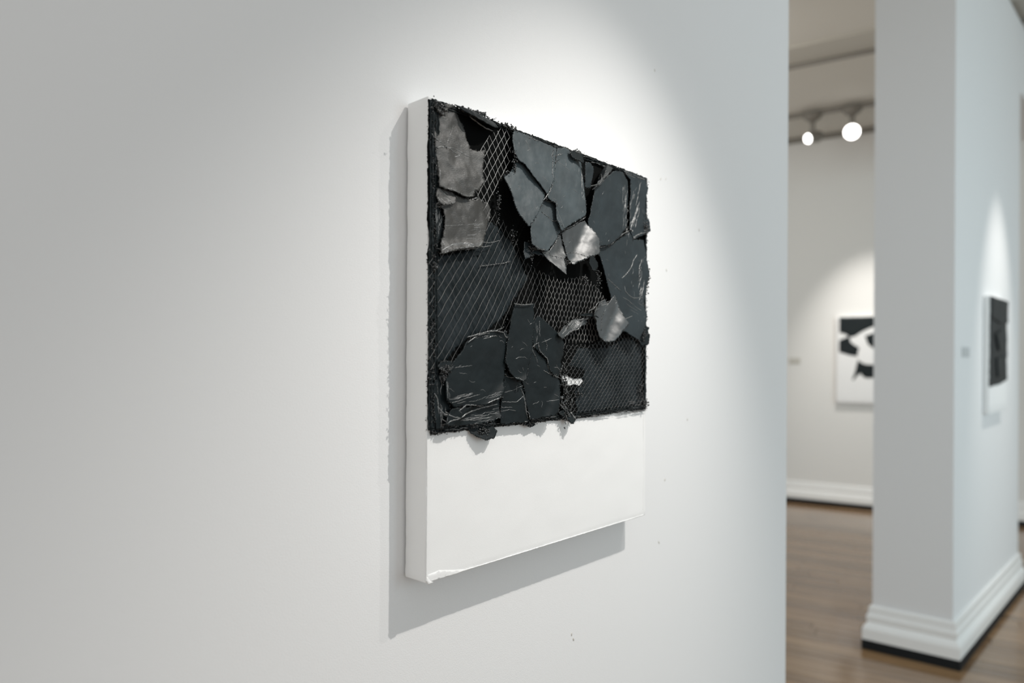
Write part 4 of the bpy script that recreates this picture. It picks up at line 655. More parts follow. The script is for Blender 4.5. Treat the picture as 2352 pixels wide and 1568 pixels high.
# partition in the middle distance
KB = Vector((2.162, 3.343)); dE = Vector((-.789, .614)).normalized(); dR = Vector((.703, .711)).normalized()
nE = Vector((-dE.y, dE.x)); nE = nE if nE.y < 0 else -nE; nR = Vector((dR.y, -dR.x))
LE, LR = .425, 1.70
OUT = .03
def offs(a, b, c):                                          # corner c moved in from both faces
    return c
OUTP = .040
K = KB - (nE + nR) * OUTP * .95
A_ = K + dE * (LE - .070); B_ = K + dR * LR
part_poly = [tuple(K), tuple(B_), tuple(B_ + dE * (LE - .055)), tuple(A_)]
partition = wallprism('wall_partition', part_poly, -.02, CEIL - .06, M['wall'])
# lintel carrying on from the partition over the opening at the right
K2 = B_ + dR * 1.3
wallprism('wall_lintel', [tuple(B_), tuple(K2), tuple(K2 + dE * .37), tuple(B_ + dE * .37)], 3.27, CEIL - .06, M['wall'])
# far wall
FA = Vector((2.8715, 7.3201)); dF = Vector((3.5939 - 2.8715, 6.8802 - 7.3201)).normalized(); nF = Vector((dF.y, -dF.x))
if nF.y > 0: nF = -nF
def far(a, n=0.): p = FA + dF * a + nF * (n - OUT); return (p.x, p.y)       # n measured from the wall's face
wallprism('wall_far', [far(-4), far(6), far(6, -.2), far(-4, -.2)], -.02, CEIL, M['wall_far'])
# ceiling over the far room
cpoly = [far(-4, -.2), far(6, -.2), far(6, 6.0), far(-4, 6.0)]
wallprism('ceiling', cpoly, CEIL, CEIL + .1, M['ceiling'])
# skirting boards
PROF = [(0, .222), (.006, .222), (.011, .215), (.012, .190), (.013, .180), (.018, .172), (.018, .150), (.014, .140), (.020, .128), (.026, .118), (.030, .104), (.030, .050), (0, .050)]
def skirting(name, path, m, prof, closed=False):
    # path: 2-D points on the wall's face, outward normal to the right-hand side given per corner by mitre
    V = []; F = []; n = len(path); k = len(prof)
    nor = []
    for i in range(n):
        a = Vector(path[i - 1]) if i > 0 else None; b = Vector(path[i]); c = Vector(path[i + 1]) if i < n - 1 else None
        ns = []
        for p, q in ((a, b), (b, c)):
            if p is not None and q is not None: d = (q - p).normalized(); ns.append(Vector((d.y, -d.x)))
        mth = ns[0] if len(ns) == 1 else (ns[0] + ns[1]) / (1 + ns[0].dot(ns[1]))
        nor.append(mth)
    for i in range(n):
        for (o_, z) in prof: V.append((path[i][0] + nor[i].x * o_, path[i][1] + nor[i].y * o_, z))
    for i in range(n - 1):
        for j in range(k): F.append((i * k + j, i * k + (j + 1) % k, (i + 1) * k + (j + 1) % k, (i + 1) * k + j))
    F.append(tuple(range(k))); F.append(tuple(range((n - 1) * k, n * k))[::-1])
    return struct(mesh_obj(name, V, F, m))
ring = [tuple(Vector(part_poly[2]) * 1.0), part_poly[3], part_poly[0], part_poly[1], part_poly[2]]
ring = [part_poly[3], part_poly[0], part_poly[1]]
back = Vector(part_poly[2]); ring = [tuple(back), *ring, tuple(back - dE * .02 * 0)]
PL = [(0, .050), (.026, .050), (.026, 0), (0, 0)]
skirting('baseboard_partition', ring, M['trim'], [(o_ * 1.25, z) for o_, z in PROF])
skirting('trim_1', ring, M['plinth'], [(o_ * 1.5, z) for o_, z in PL])
fp = [far(-4), far(6)]
skirting('baseboard_far', fp, M['trim'], PROF)
skirting('trim_2', fp, M['plinth'], PL)
# floor slab and boards, laid along the far wall
ex = far(-4, -.2), far(6, -.2), far(6, 10.5), far(-4, 10.5)
fl = wallprism('floor', list(ex), -.12, -.022, M['plinth'])
aF = math.atan2(dF.y, dF.x)
def board_mesh(L_, W_):
    b = .0012; v = []
    for z, i in ((-.02, 0), (-b, 0), (0, b)): v += [(i, i, z), (L_ - i, i, z), (L_ - i, W_ - i, z), (i, W_ - i, z)]
    f = [(8, 9, 10, 11), (3, 2, 1, 0)]
    for k in (0, 4): f += [(k + i, k + (i + 1) % 4, k + 4 + (i + 1) % 4, k + 4 + i) for i in range(4)]
    return v, f
BW, GAP = .092, .0015
bmeshes = {}
rest_V, rest_F = [], []
nb = 0
for row in range(int(10.4 / BW)):
    n0 = row * BW; a = -3.9 - random.random() * 1.2
    while a < 5.9:
        L_ = random.choice((1.2, 1.5, 1.8, 2.1)); p0 = far(a, n0 + BW - GAP / 2)
        cx_, cy_ = far(a + L_ / 2, n0 + BW / 2)
        seen = cy_ > 2.6 and .26 < cx_ / cy_ < .86
        # skip boards that would run through the partition's foot only when fully under it
        if seen and nb < 290:
            if L_ not in bmeshes:
                v, f = board_mesh(L_ - GAP, BW - GAP); me = bpy.data.meshes.new('floorboard'); me.from_pydata(v, [], f); me.materials.append(M['wood']); me.update()
                bmeshes[L_] = me
            o = bpy.data.objects.new('floorboard', bmeshes[L_]); C.objects.link(o); o.parent = fl
            q = far(a, n0 + BW - GAP / 2) ; o.location = (q[0], q[1], random.uniform(-.0006, 0)); o.rotation_euler = (random.uniform(-.002, .002), 0, aF); nb += 1
        else:
            v, f = board_mesh(L_ - GAP, BW - GAP); k = len(rest_V); q = far(a, n0 + BW - GAP / 2); R = Matrix.Rotation(aF, 3, 'Z')
            rest_V += [R @ Vector(x) + Vector((q[0], q[1], 0)) for x in v]; rest_F += [tuple(k + i for i in x) for x in f]
        a += L_
o = fast_obj('floorboards', [tuple(v) for v in rest_V], rest_F, M['wood'], fl, False); o['kind'] = 'stuff'
print('boards', nb)

# ------------------------------------------------------------------ ceiling tracks and their lamps
def seg_obj(name, a0, a1, n, z, sz, m, parent):
    V = []; F = []; p = far(a0, n); q = far(a1, n); c = ((p[0] + q[0]) / 2, (p[1] + q[1]) / 2, z)
    add_box(V, F, (0, 0, 0), (a1 - a0, sz[0], sz[1])); R = Matrix.Rotation(aF, 3, 'Z')
    V = [R @ v + Vector(c) for v in V]
    loc = Vector((0, 0, 0)) if parent is None else parent.location
    Rp = Matrix.Identity(3) if parent is None else parent.rotation_euler.to_matrix().inverted()
    return mesh_obj(name, [Rp @ (v - loc) for v in V], F, m, parent)
# dark strip standing in for the shadow gap where the far wall meets the ceiling
struct(seg_obj('trim_3', -4, 6, .022, CEIL - .024, (.044, .048), M['metal'], None))
def track(n, label, wide, adaptors, band=False):
    p = far(0, n); t = thing('lighting_track', label, 'light track', (p[0], p[1], CEIL - .042), aF)
    seg_obj('rail', -2.5, 2.0, n, CEIL - .021, (wide, .042), M['metal'], t)
    if band: seg_obj('ceiling_plate', -2.5, 2.0, n + .17, CEIL - .008, (.30, .016), M['label_beige'], t)
    return t
track(.80, 'grey ceiling track that carries the two lit lamps in the far room', .035, 0)
track(2.01, 'grey ceiling track without lamps, nearest the top of the gap', .035, 0, True)
def head(loc, aim, r, label):
    t = thing('track_lamp', label, 'lamp', loc, 0, 'lit lamps on the far ceiling track')
    V = []; F = []
    add_tube(V, F, [(0, 0, 0), (0, 0, -.025), (0, 0, -.06)], [.085, .075, .03], 14); add_tube(V, F, [(0, 0, -.02), (0, 0, -.18)], .022, 10)
    mesh_obj('stem', V, F, M['metal'], t, True)
    d = Vector(aim).normalized(); c = Vector((0, 0, -.205))
    prof = [(-.11, .02), (-.10, .04), (-.05, .055), (0, r * .86), (.05, r), (.06, r), (.058, r * .93), (.02, r * .8)]
    def lathe(pr, n=20):
        V = []; F = []; u = d.orthogonal().normalized(); w_ = d.cross(u)
        for (x, rr) in pr:
            for j in range(n): an = 2 * math.pi * j / n; V.append(c + d * x + u * (rr * math.cos(an)) + w_ * (rr * math.sin(an)))
        for i in range(len(pr) - 1):
            for j in range(n): F.append((i * n + j, i * n + (j + 1) % n, (i + 1) * n + (j + 1) % n, (i + 1) * n + j))
        F.append(tuple(range(n))[::-1]); F.append(tuple((len(pr) - 1) * n + j for j in range(n))); return V, F
    V, F = lathe(prof); mesh_obj('lamp_head', V, F, M['metal'], t, True)
    V, F = lathe([(.021, r * .78), (.045, r * .90), (.062, r * .80), (.070, r * .35)]); mesh_obj('bulb', V, F, M['glow'], t, True)
    return t
def on_track(px, n):                                         # point on the track at the direction px/py = k
    k = px; q0 = Vector(far(0, n)); a = (k * q0.y - q0.x) / (dF.x - k * dF.y); p = far(a, n); return p
p = on_track((1862 - 1176) / 1600 + .001, .80); head((p[0], p[1], CEIL - .042), (-.93, -.34, -.30), .046, 'small lit lamp on the far track, the left one seen more from its side')
p = on_track((1953 - 1176) / 1600 + .001, .80); head((p[0], p[1], CEIL - .042), (-.45, -.85, -.30), .071, 'large round glowing lamp on the far track, the right one facing the viewer')
# ------------------------------------------------------------------ geometry tools for the relief paintings (mm on the canvas face)
def inside(poly, x, y):
    r = False; j = len(poly) - 1
    for i in range(len(poly)):
        xi, yi = poly[i]; xj, yj = poly[j]
        if (yi > y) != (yj > y) and x < (xj - xi) * (y - yi) / (yj - yi) + xi: r = not r
        j = i
    return r
def inside_np(poly, P):
    a = np.asarray(poly, float); b = np.roll(a, 1, 0); x, y = P[:, 0:1], P[:, 1:2]
    c = ((a[:, 1] > y) != (b[:, 1] > y)) & (x < (b[:, 0] - a[:, 0]) * (y - a[:, 1]) / np.where(b[:, 1] == a[:, 1], 1e-9, b[:, 1] - a[:, 1]) + a[:, 0])
    return c.sum(1) % 2 == 1
def edge_pts(poly, step, amp, closed=True, grow=0.):
    out = []; n = len(poly)
    sg = 1 if sum(poly[i - 1][0] * poly[i][1] - poly[i][0] * poly[i - 1][1] for i in range(n)) < 0 else -1
    for i in range(n if closed else n - 1):
        a = Vector(poly[i]); b = Vector(poly[(i + 1) % n]); d = b - a; L_ = d.length
        if L_ < 1e-6: continue
        nn = Vector((-d.y, d.x)) / L_; m = max(1, int(L_ / step))
        for k in range(m):
            p = a + d * (k / m)
            j = noise.noise(Vector((p.x * .12, p.y * .12, 3.1))) * amp + noise.noise(Vector((p.x * .6, p.y * .6, 7.7))) * amp * .8 + random.uniform(-.25, .25) * amp
            out.append(p + nn * (j + grow * sg))
    return out
def dist_edge(poly_arr, P):
    # distance of points P (n,2) to closed polygon
    a = poly_arr; b = np.roll(a, -1, 0); d = b - a; L2 = (d ** 2).sum(1) + 1e-9
    ap = P[:, None, :] - a[None]; t = np.clip((ap * d[None]).sum(2) / L2[None], 0, 1)
    return np.sqrt(((ap - t[..., None] * d[None]) ** 2).sum(2)).min(1)
def plate(poly, hf, thick, step=2.2, amp=.8, holes=(), bedge=1.4, grow=0., Q=None):
    """sheet with a ragged outline: hf(s,t,edge distance) -> mm height; returns verts, faces (canvas-local metres)"""
    e = edge_pts(poly, bedge, amp, True, grow); co = [tuple(p) for p in e]; n = len(co); edges = [(i, (i + 1) % n) for i in range(n)]
    for h in holes:
        k = len(co); he = [tuple(p) for p in edge_pts(h, bedge, amp)]; co += he; edges += [(k + i, k + (i + 1) % len(he)) for i in range(len(he))]
    arr = np.array(co[:n]); lo = arr.min(0); hi = arr.max(0)
    g = []
    y = lo[1] + step / 2; row = 0
    while y < hi[1]:
        x = lo[0] + (step / 2 if row % 2 else 0)
        while x < hi[0]:
            px, py = x + random.uniform(-.2, .2) * step, y + random.uniform(-.2, .2) * step
            g.append((px, py))
            x += step
        y += step * .87; row += 1
    if g:
        G = np.array(g); G = G[inside_np(arr, G)]
        for h in holes: G = G[~inside_np(h, G)]
        if len(G): G = G[dist_edge(arr, G) > bedge * .55]
        co += [tuple(p) for p in G]
    vs, es, fs, *_ = delaunay_2d_cdt([Vector(p) for p in co], edges, [], 0, 1e-5)
    P = np.array([(v.x, v.y) for v in vs]); de = dist_edge(arr, P)
    fs = [tuple(int(i) for i in f) for f in fs]; cen = np.array([P[list(f)].mean(0) for f in fs]); ok = inside_np(arr, cen)
    for h in holes: ok &= ~inside_np(h, cen)
    tris = [f for f, k in zip(fs, ok) if k]; P = [(float(a), float(b)) for a, b in P]; de = [float(x) for x in de]
    # boundary edges
    cnt = {}
    for f in tris:
        for i in range(len(f)):
            a, b = f[i], f[(i + 1) % len(f)]; cnt[(a, b)] = cnt.get((a, b), 0) + 1
    V = []; H = [hf(P[i][0], P[i][1], de[i]) for i in range(len(P))]
    Q = Q or loc
    for i in range(len(P)): V.append(Q(P[i][0], P[i][1], H[i]))
    m = len(P)
    for i in range(len(P)): V.append(Q(P[i][0], P[i][1], H[i] - thick))
    F = [f for f in tris] + [tuple(i + m for i in reversed(f)) for f in tris]
    for (a, b) in list(cnt):
        if (b, a) not in cnt: F.append((b, a, a + m, b + m))
    return V, F, co[:n]
def loc(s, t, h):                                            # mm on the canvas face -> metres local to the painting's Empty
    return ((s / 1000 - CW / 2), -(h / 1000 + CT), CH - t / 1000)
bm = bmesh.new(); bmesh.ops.create_icosphere(bm, subdivisions=2, radius=1); ICO_V = np.array([v.co[:] for v in bm.verts]); ICO_F = np.array([[v.index for v in f.verts] for f in bm.faces]); bm.free()
bm = bmesh.new(); bmesh.ops.create_icosphere(bm, subdivisions=1, radius=1); IC1_V = np.array([v.co[:] for v in bm.verts]); IC1_F = np.array([[v.index for v in f.verts] for f in bm.faces]); bm.free()
rng = np.random.default_rng(5)
def beads(name, pts, m, parent, sub=1, Q=None):
    """pts: (s,t,h,r) in mm; lumpy blobs joined as one part nobody could count"""
    if not pts: return None
    bv, bf = (ICO_V, ICO_F) if sub == 2 else (IC1_V, IC1_F); Vs = []; Fs = []; Q = Q or loc
    for k, (s, t, h, r) in enumerate(pts):
        sc3 = rng.uniform(.6, 1.35, 3); v = bv * (1 + rng.uniform(-.22, .22, (len(bv), 1))) * sc3 * r / 1000
        a = rng.uniform(0, 6.28); ca, sa = math.cos(a), math.sin(a); v = v @ np.array([[ca, 0, sa], [0, 1, 0], [-sa, 0, ca]])
        Vs.append(v + np.array(Q(s, t, h))); Fs.append(bf + k * len(bv))
    o = fast_obj(name, np.concatenate(Vs), np.concatenate(Fs), m, parent); o['kind'] = 'stuff'; return o

# ------------------------------------------------------------------ the large relief painting
p0 = near(CW / 2, CH, -CT)
PNT = thing('relief_painting', 'large white canvas with torn black paint over wire mesh, nearest on the left wall', 'painting', p0, math.pi / 2 - TH, 'relief paintings on the gallery walls')
# stretched canvas body: rounded, slightly wavy box
def canvas_body(w_, h_, t_, step, amp, parent, name='stretched_canvas', m=None):
    r_ = .0018
    def ax(L_, st, lo):
        n_ = max(2, int((L_ - 4 * r_) / st)); return [lo, lo + r_ * .35, lo + r_] + [lo + r_ + (L_ - 2 * r_) * i / n_ for i in range(1, n_)] + [lo + L_ - r_, lo + L_ - r_ * .35, lo + L_]
    X = ax(w_, step, -w_ / 2); Y = ax(t_, max(step, t_ / 4), -t_); Z = ax(h_, step, 0)
    idx = {}; V = []; F = []
    def vid(i, j, k):
        if (i, j, k) not in idx:
            q = Vector((X[i], Y[j], Z[k])); c = Vector((min(max(q.x, X[2]), X[-3]), min(max(q.y, Y[2]), Y[-3]), min(max(q.z, Z[2]), Z[-3])))
            d = q - c
            if d.length > 1e-7: q = c + d.normalized() * min(d.length, r_) if sum(abs(e) > 1e-7 for e in d) > 1 else q
            nn = noise.noise_vector(q * 22) * amp + noise.noise_vector(q * 90) * amp * .5
            p = q.copy(); p.x += nn.x; p.z += nn.z * .7; p.y = min(p.y + (nn.y * .8 if q.y < -t_ / 2 else 0), -.0001)
            if q.y > -.002: p.x += nn.y * 1.2
            idx[(i, j, k)] = len(V); V.append(p)
        return idx[(i, j, k)]
    nx, ny, nz = len(X) - 1, len(Y) - 1, len(Z) - 1
    for i in range(nx):
        for k in range(nz):
            for j in (0, ny): F.append((vid(i, j, k), vid(i + 1, j, k), vid(i + 1, j, k + 1), vid(i, j, k + 1)))
    for j in range(ny):
        for k in range(nz):
            for i in (0, nx): F.append((vid(i, j, k), vid(i, j + 1, k), vid(i, j + 1, k + 1), vid(i, j, k + 1)))
    for i in range(nx):
        for j in range(ny):
            for k in (0, nz): F.append((vid(i, j, k), vid(i + 1, j, k), vid(i + 1, j + 1, k), vid(i, j + 1, k)))
    return mesh_obj(name, V, F, m or M['canvas'], parent, True)
canvas_body(CW, CH, CT, .008, .0007, PNT)
# raised seam just inside the right edge and hems along the bottom and left edges of the bare canvas
def ridge_line(name, pts, h, r, m, parent, jit=.3, n=6, step=2.5, hf=None):
    V = []; F = []; q = []
    for i in range(len(pts) - 1):
        a = Vector(pts[i]); b = Vector(pts[i + 1]); k = max(1, int((b - a).length / step))
        for j in range(k): q.append(a + (b - a) * j / k)
    q.append(Vector(pts[-1])); L_ = []
    R_ = []
    for i, p in enumerate(q):
        x = p.x + random.uniform(-jit, jit); y = p.y + random.uniform(-jit, jit)
        hh = hf(x, y) if hf else h; L_.append(loc(x, y, hh + random.uniform(-.1, .2) * r))
        e = min(i, len(q) - 1 - i) / 2.0; R_.append(r / 1000 * min(1, .35 + e * .65) * random.uniform(.65, 1.3))
    add_tube(V, F, L_, R_, n); return mesh_obj(name, V, F, m, parent, True)
o = ridge_line('seam', [(504, 418), (505, 500), (504.5, 590)], .1, .5, M['canvas'], PNT, .15)
o = ridge_line('seam', [(2, 597.5), (100, 598), (300, 598.2), (508, 598.5)], .2, .7, M['canvas'], PNT, .2)
o = ridge_line('seam', [(1.2, 420), (1.6, 500), (1.0, 596)], .1, .5, M['canvas'], PNT, .2)
# folded corner flap at the bottom left
V, F, _ = plate([(1, 599), (3, 590), (22, 588), (52, 594.5), (70, 597), (60, 599.2)], lambda s, t, e: .5 + .35 * min(1, e / 4) + (.8 if t > 597 else 0) * .3, .5, 2.5, .25)
mesh_obj('corner_fold', V, F, M['canvas'], PNT, True)
V, F, _ = plate([(0, 596), (2, 592), (7, 598), (12, 600.5), (4, 602)], lambda s, t, e: 1.0 + .4 * min(1, e / 2), 1.4, 2, .3)
mesh_obj('corner_fold', V, F, M['canvas'], PNT, True)
# black ground sheet; its near-black tone paints the shade of the voids
def fbm(s, t, k): return noise.noise(Vector((s * k, t * k, 1.7))) + .5 * noise.noise(Vector((s * k * 2.3, t * k * 2.3, 9.1)))
V, F, base_edge = plate(BASE_OUTLINE, lambda s, t, e: 1.4 + .5 * fbm(s, t, .03) + .6 * max(0, 1 - e / 5), 1.3, 7.0, 1.3, GAPS, 2.2)
mesh_obj('black_ground', V, F, M['void_shade'], PNT, True)
for poly in BRUSHED:
    V, F, _ = plate(poly, lambda s, t, e: 2.2 + .5 * fbm(s, t, .05) + .35 * math.sin((s * .80 - t * .42) * .9 + 2 * fbm(s, t, .02)) - .5 * max(0, 1 - e / 6), .8, 2.6, 2.0, GAPS, 2.0)
    mesh_obj('brushed_ground', V, F, M['brushed'], PNT, True)
# wire mesh
def mesh_h(s, t): return 5.0 + 1.2 * fbm(s, t, .012) + .5 * math.sin(s * .4)
def warp(s, t):
    a = noise.noise(Vector((s * .008, t * .008, 4.2))) * 3.5; b = noise.noise(Vector((s * .008, t * .008, 8.8))) * 3.5
    return s + a, t + b
def strands(name, lines, r, m, clip, sq=1.):
    V = []; F = []
    for ln in lines:
        run = []
        for (s, t) in ln + [(None, None)]:
            ok = s is not None and clip(s, t)
            if ok: run.append(loc(s, t, mesh_h(s, t) ))
            elif run:
                if len(run) > 1: add_tube(V, F, run, r / 1000, 4)
                run = []
    o = fast_obj(name, [tuple(v) for v in V], F, m, PNT, True); o['kind'] = 'stuff'; return o
DX, DY = 1.0, 17.0
def pitch(u): return 13 * u - (.09 * u * u if 0 < u < 24 else (4.32 * u - 51.84 if u >= 24 else 0))
base_in = [(6, 8), (500, 8), (500, 407), (6, 410)]
for sg, nm in ((1, 'diagonal_wires'), (-1, 'diagonal_wires')):
    lines = []
    for i in range(-32, 70):
        ln = []
        for k in range(0, 46):
            for f_ in (0., .25, .5, .75):
                j = k + f_; s = pitch(i + sg * j / 2); s += -sg * .75 * math.sin(2 * math.pi * j) * min(1, max(0, (s - 170) / 80)) ; t = j * DY / 2
                ln.append(warp(s, t))
        lines.append(ln)
    strands(nm, lines, .31, M['strand_lit'], lambda s, t: inside(MESH_AREAS[0], s, t))['label'] = 'diagonal wires with spotlight gleam in their colour'
    strands(nm, lines, .29, M['strand'] if sg < 0 else M['strand_left'], lambda s, t: inside(MESH_AREAS[1], s, t) and not inside(HEX_AREA, s, t) and s < 215)
    strands(nm, lines, .37, M['strand'], lambda s, t: inside(MESH_AREAS[1], s, t) and not inside(HEX_AREA, s, t) and s >= 208)
HX, HY = 10.6, 10.4
lines = []
for i in range(0, 50):
    ln = []
    for k in range(0, 120):
        tt = 262 + k * HY / 8; off = math.tanh(1.8 * math.sin(2 * math.pi * (k / 8 + (.5 if i % 2 else 0)))) * .5
        s = 262 + i * HX / 2 + off * HX * .44; ln.append(warp(s, tt))
    lines.append(ln)
strands('hexagonal_wires', lines, .36, M['strand_dark'], lambda s, t: inside(base_in, s, t) and inside(HEX_AREA, s, t))
# paint skins
SKIN = {0: 'flake_weave', 1: 'flake_weave', 2: 'flake_lit', 3: 'flake_lit', 4: 'flake_lit', 5: 'flake_lit', 6: 'flake_shiny', 7: 'flake_shiny', 8: 'flake_half_lit', 9: 'flake_half_lit', 10: 'flake_half_lit', 11: 'flake_half_lit', 12: 'flake_shiny', 13: 'flake_shiny', 25: 'flake_weave', 26: 'flake_weave', 27: 'flake_half_lit', 28: 'flake_shiny', 33: 'flake_lit'}
SKIN_LABEL = {0: 'warm grey combed paint skin at the top left', 7: 'pale shiny paint skin curling outward', 6: 'pale pointed paint tip', 12: 'curled paint skin with a bright rim', 13: 'crumpled silvery roll of paint', 21: 'small silvery curl at the left border'}
all_beads = []
hfun = []
for fi, (h0, tilt, poly, curls) in enumerate(FLAKES):
    cs = sum(p[0] for p in poly) / len(poly); ct = sum(p[1] for p in poly) / len(poly)
    def hf(s, t, e, h0=h0, tilt=tilt, curls=curls, cs=cs, ct=ct, fi=fi):
        h = h0 + tilt[0] * (s - cs) + tilt[1] * (t - ct) + (2.0 if fi < 2 else 1.4) * fbm(s + fi * 40, t, .040 if fi < 2 else .028) + .35 * fbm(s, t + fi * 17, .075) + .22 * fbm(s, t + fi * 31, .16)
        h1 = h
        for (px, py, dx, dy, k) in curls:
            d = max(0, (s - px) * dx + (t - py) * dy); c_ = k * .001 * (d * d if d < 12 else 144 + 24 * (d - 12)); lim = 16 if fi in (6, 7, 12) else 5; h += lim * math.tanh(c_ / lim)
        h += .9 * max(0, 1 - e / 1.5) * (noise.noise(Vector((s * .35, t * .35, fi))) + .25)
        return max(h, 2.4)
    hfun.append((poly, hf))
    big = len(poly) > 12
    V, F, edge = plate(poly, hf, 1.1, 2.3 if big else 1.8, 1.0 if big else 1.1, (), 1.3, .8)
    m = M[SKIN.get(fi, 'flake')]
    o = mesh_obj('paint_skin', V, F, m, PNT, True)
    if fi in SKIN_LABEL: o['label'] = SKIN_LABEL[fi]
    nb_ = []
    for p in edge:
        k = noise.noise(Vector((p[0] * .05, p[1] * .05, fi * 3.))) + .30
        if random.random() < max(0.12, k) * (1.0 if big else 1.5):
            r = random.uniform(.35, 1.0) * (1.2 if random.random() < .15 else .85)
            nb_.append((p[0] + random.uniform(-.9, .9), p[1] + random.uniform(-.9, .9), hf(p[0], p[1], 0) + random.uniform(-1.2, .5), r))
    if nb_: beads('ragged_edge', nb_, M['bead'], o)
def top_h(s, t, default):
    best = None
    for poly, hf in hfun:
        if inside(poly, s, t):
            v = hf(s, t, 3); best = v if best is None else max(best, v)
    return default if best is None else best
# standing, curled lips
for pts, hgt, lean, hb in LIPS:
    V = []; F = []; m_ = 7; P_ = edge_pts(pts, 1.6, .5, False) + [Vector(pts[-1])]
    n_ = len(P_)
    for i, p in enumerate(P_):
        e = max(0, math.sin(math.pi * i / (n_ - 1))) ** .6; hh = hgt * (.02 + .98 * e) * (1 + .1 * noise.noise(Vector((i * .3, 0, 0))))
        for j in range(m_ + 1):
            u = j / m_; V.append(loc(p.x + lean[0] * u * u * e, p.y + lean[1] * u * u * e, hb + hh * u))
        for j in range(m_ + 1):
            u = j / m_; V.append(loc(p.x + lean[0] * u * u * e + .5, p.y + lean[1] * u * u * e + .9, hb + hh * u - .3))
    s_ = 2 * (m_ + 1)
    for i in range(n_ - 1):
        for j in range(m_):
            a = i * s_ + j; F.append((a, a + 1, a + s_ + 1, a + s_)); a += m_ + 1; F.append((a, a + s_, a + s_ + 1, a + 1))
        a = i * s_ + m_; F.append((a, a + m_ + 1, a + m_ + 1 + s_, a + s_)); a = i * s_; F.append((a, a + s_, a + s_ + m_ + 1, a + m_ + 1))
    F.append(tuple(range(m_ + 1)) + tuple(range(s_ - 1, m_, -1))); k = (n_ - 1) * s_; F.append(tuple(k + i for i in range(s_ - 1, m_, -1))[::-1] + tuple(k + i for i in range(m_ + 1))[::-1])
    mesh_obj('curled_lip', V, F, M['flake'], PNT, True)
# ridges and cracks that stand on the skins
for h, pts, r, bd in RIDGES:
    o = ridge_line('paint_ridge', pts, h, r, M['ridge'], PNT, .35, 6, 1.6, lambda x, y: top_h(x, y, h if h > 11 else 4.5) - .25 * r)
    if bd:
        nb_ = []
        for i in range(len(pts) - 1):
            a = Vector(pts[i]); b = Vector(pts[i + 1]); L_ = (b - a).length
            for j in range(int(L_ / 1.1)):
                p = a + (b - a) * random.random(); x, y = p.x + random.gauss(0, .7 * r + .3), p.y + random.gauss(0, .7 * r + .3)
                nb_.append((x, y, top_h(x, y, h if h > 11 else 4.5) + .3, random.uniform(.3, .75) * (.6 + .5 * r)))
        beads('paint_beads', nb_, M['bead'], o)
# fine random scratches on the skins
V = []; F = []
for poly, hf in hfun[:20]:
    xs = [p[0] for p in poly]; ys = [p[1] for p in poly]
    for k in range(max(2, int((max(xs) - min(xs)) * (max(ys) - min(ys)) / 900))):
        x = random.uniform(min(xs), max(xs)); y = random.uniform(min(ys), max(ys)); an = random.uniform(0, 6.28); pts = []
        for j in range(random.randint(4, 9)):
            if not inside(poly, x, y): break
            pts.append(loc(x, y, hf(x, y, 3) + .05)); an += random.uniform(-.5, .5); x += 1.5 * math.cos(an); y += 1.5 * math.sin(an)
        if len(pts) > 3: add_tube(V, F, pts, [.0001 + .00018 * math.sin(math.pi * i / (len(pts) - 1)) for i in range(len(pts))], 5)
o = fast_obj('fine_scratches', [tuple(v) for v in V], F, M['ridge'], PNT); o['kind'] = 'stuff'
# rough border of the black area: ribs and crumbs
def rib(pts, h, r, wob):
    V = []; F = []; q = edge_pts(pts, 3, wob, False); L_ = [loc(p.x, p.y, h + random.uniform(-.4, .4)) for p in q]
    add_tube(V, F, L_, [r / 1000 * random.uniform(.6, 1.3) for _ in q], 7); return mesh_obj('border_rib', V, F, M['flake'], PNT, True)
for s, h, r in ((1.8, 2.2, 1.5), (5.2, 2.8, 2.6), (9.6, 3.8, 1.9), (13, 4.4, 1.2)):
    rib([(s, 6), (s + 1, 120), (s - .6, 230), (s + .5, 330), (s, 414)], h, r, 1.1)
for t, h, r in ((414, 2.6, 1.3), (411, 4.0, 1.3), (408, 4.6, 1.0)):
    rib([(4, t), (120, t - .6), (250, t - .8), (330, t), (420, t - 2.6), (504, t - 3)], h, r, 1.2)
for t, h, r in ((3.5, 2.6, 1.2), (6.4, 4.0, 1.3), (9.5, 4.2, .9)):
    rib([(4, t), (120, t), (250, t), (330, t), (420, t), (504, t)], h, r, 1.2)
for s, h, r in ((506, 2.6, 1.2), (503, 4.0, 1.3), (499.5, 5.0, 1.2)):
    rib([(s, 4), (s + 1, 120), (s - 1, 230), (s + 1, 330), (s - 1, 410)], h, r, 1.3)
nb_ = []
peri = [((4, 5), (504, 5), 420, 2.2), ((505, 5), (505, 410), 520, 2.4), ((504, 410), (4, 415), 640, 2.2), ((6, 414), (6, 6), 900, 3.6)]
for a, b, n_, sp in peri:
    a = Vector(a); b = Vector(b)
    for i in range(n_):
        u = random.random(); p = a + (b - a) * u; cl = .6 + .9 * abs(noise.noise(Vector((p.x * .03, p.y * .03, 2.))))
        nb_.append((p.x + random.gauss(0, sp * cl * .7), p.y + random.gauss(0, sp * cl * .7), random.uniform(1.5, 6.), random.uniform(.4, 1.25) * cl))
beads('border_crumbs', nb_, M['bead'], PNT)
# crumpled lumps hanging over the edges
def lump(cs, ct, h, rs, rt, n_, seed):
    random.seed(seed)
    beads('paint_lump', [(cs + random.gauss(0, rs), ct + random.gauss(0, rt), h + random.uniform(-2.5, 2.5), random.uniform(.7, 1.8)) for _ in range(n_)], M['bead'], PNT, 1)
for i, L_ in enumerate(LUMPS): lump(*L_, i + 11)
random.seed(21)
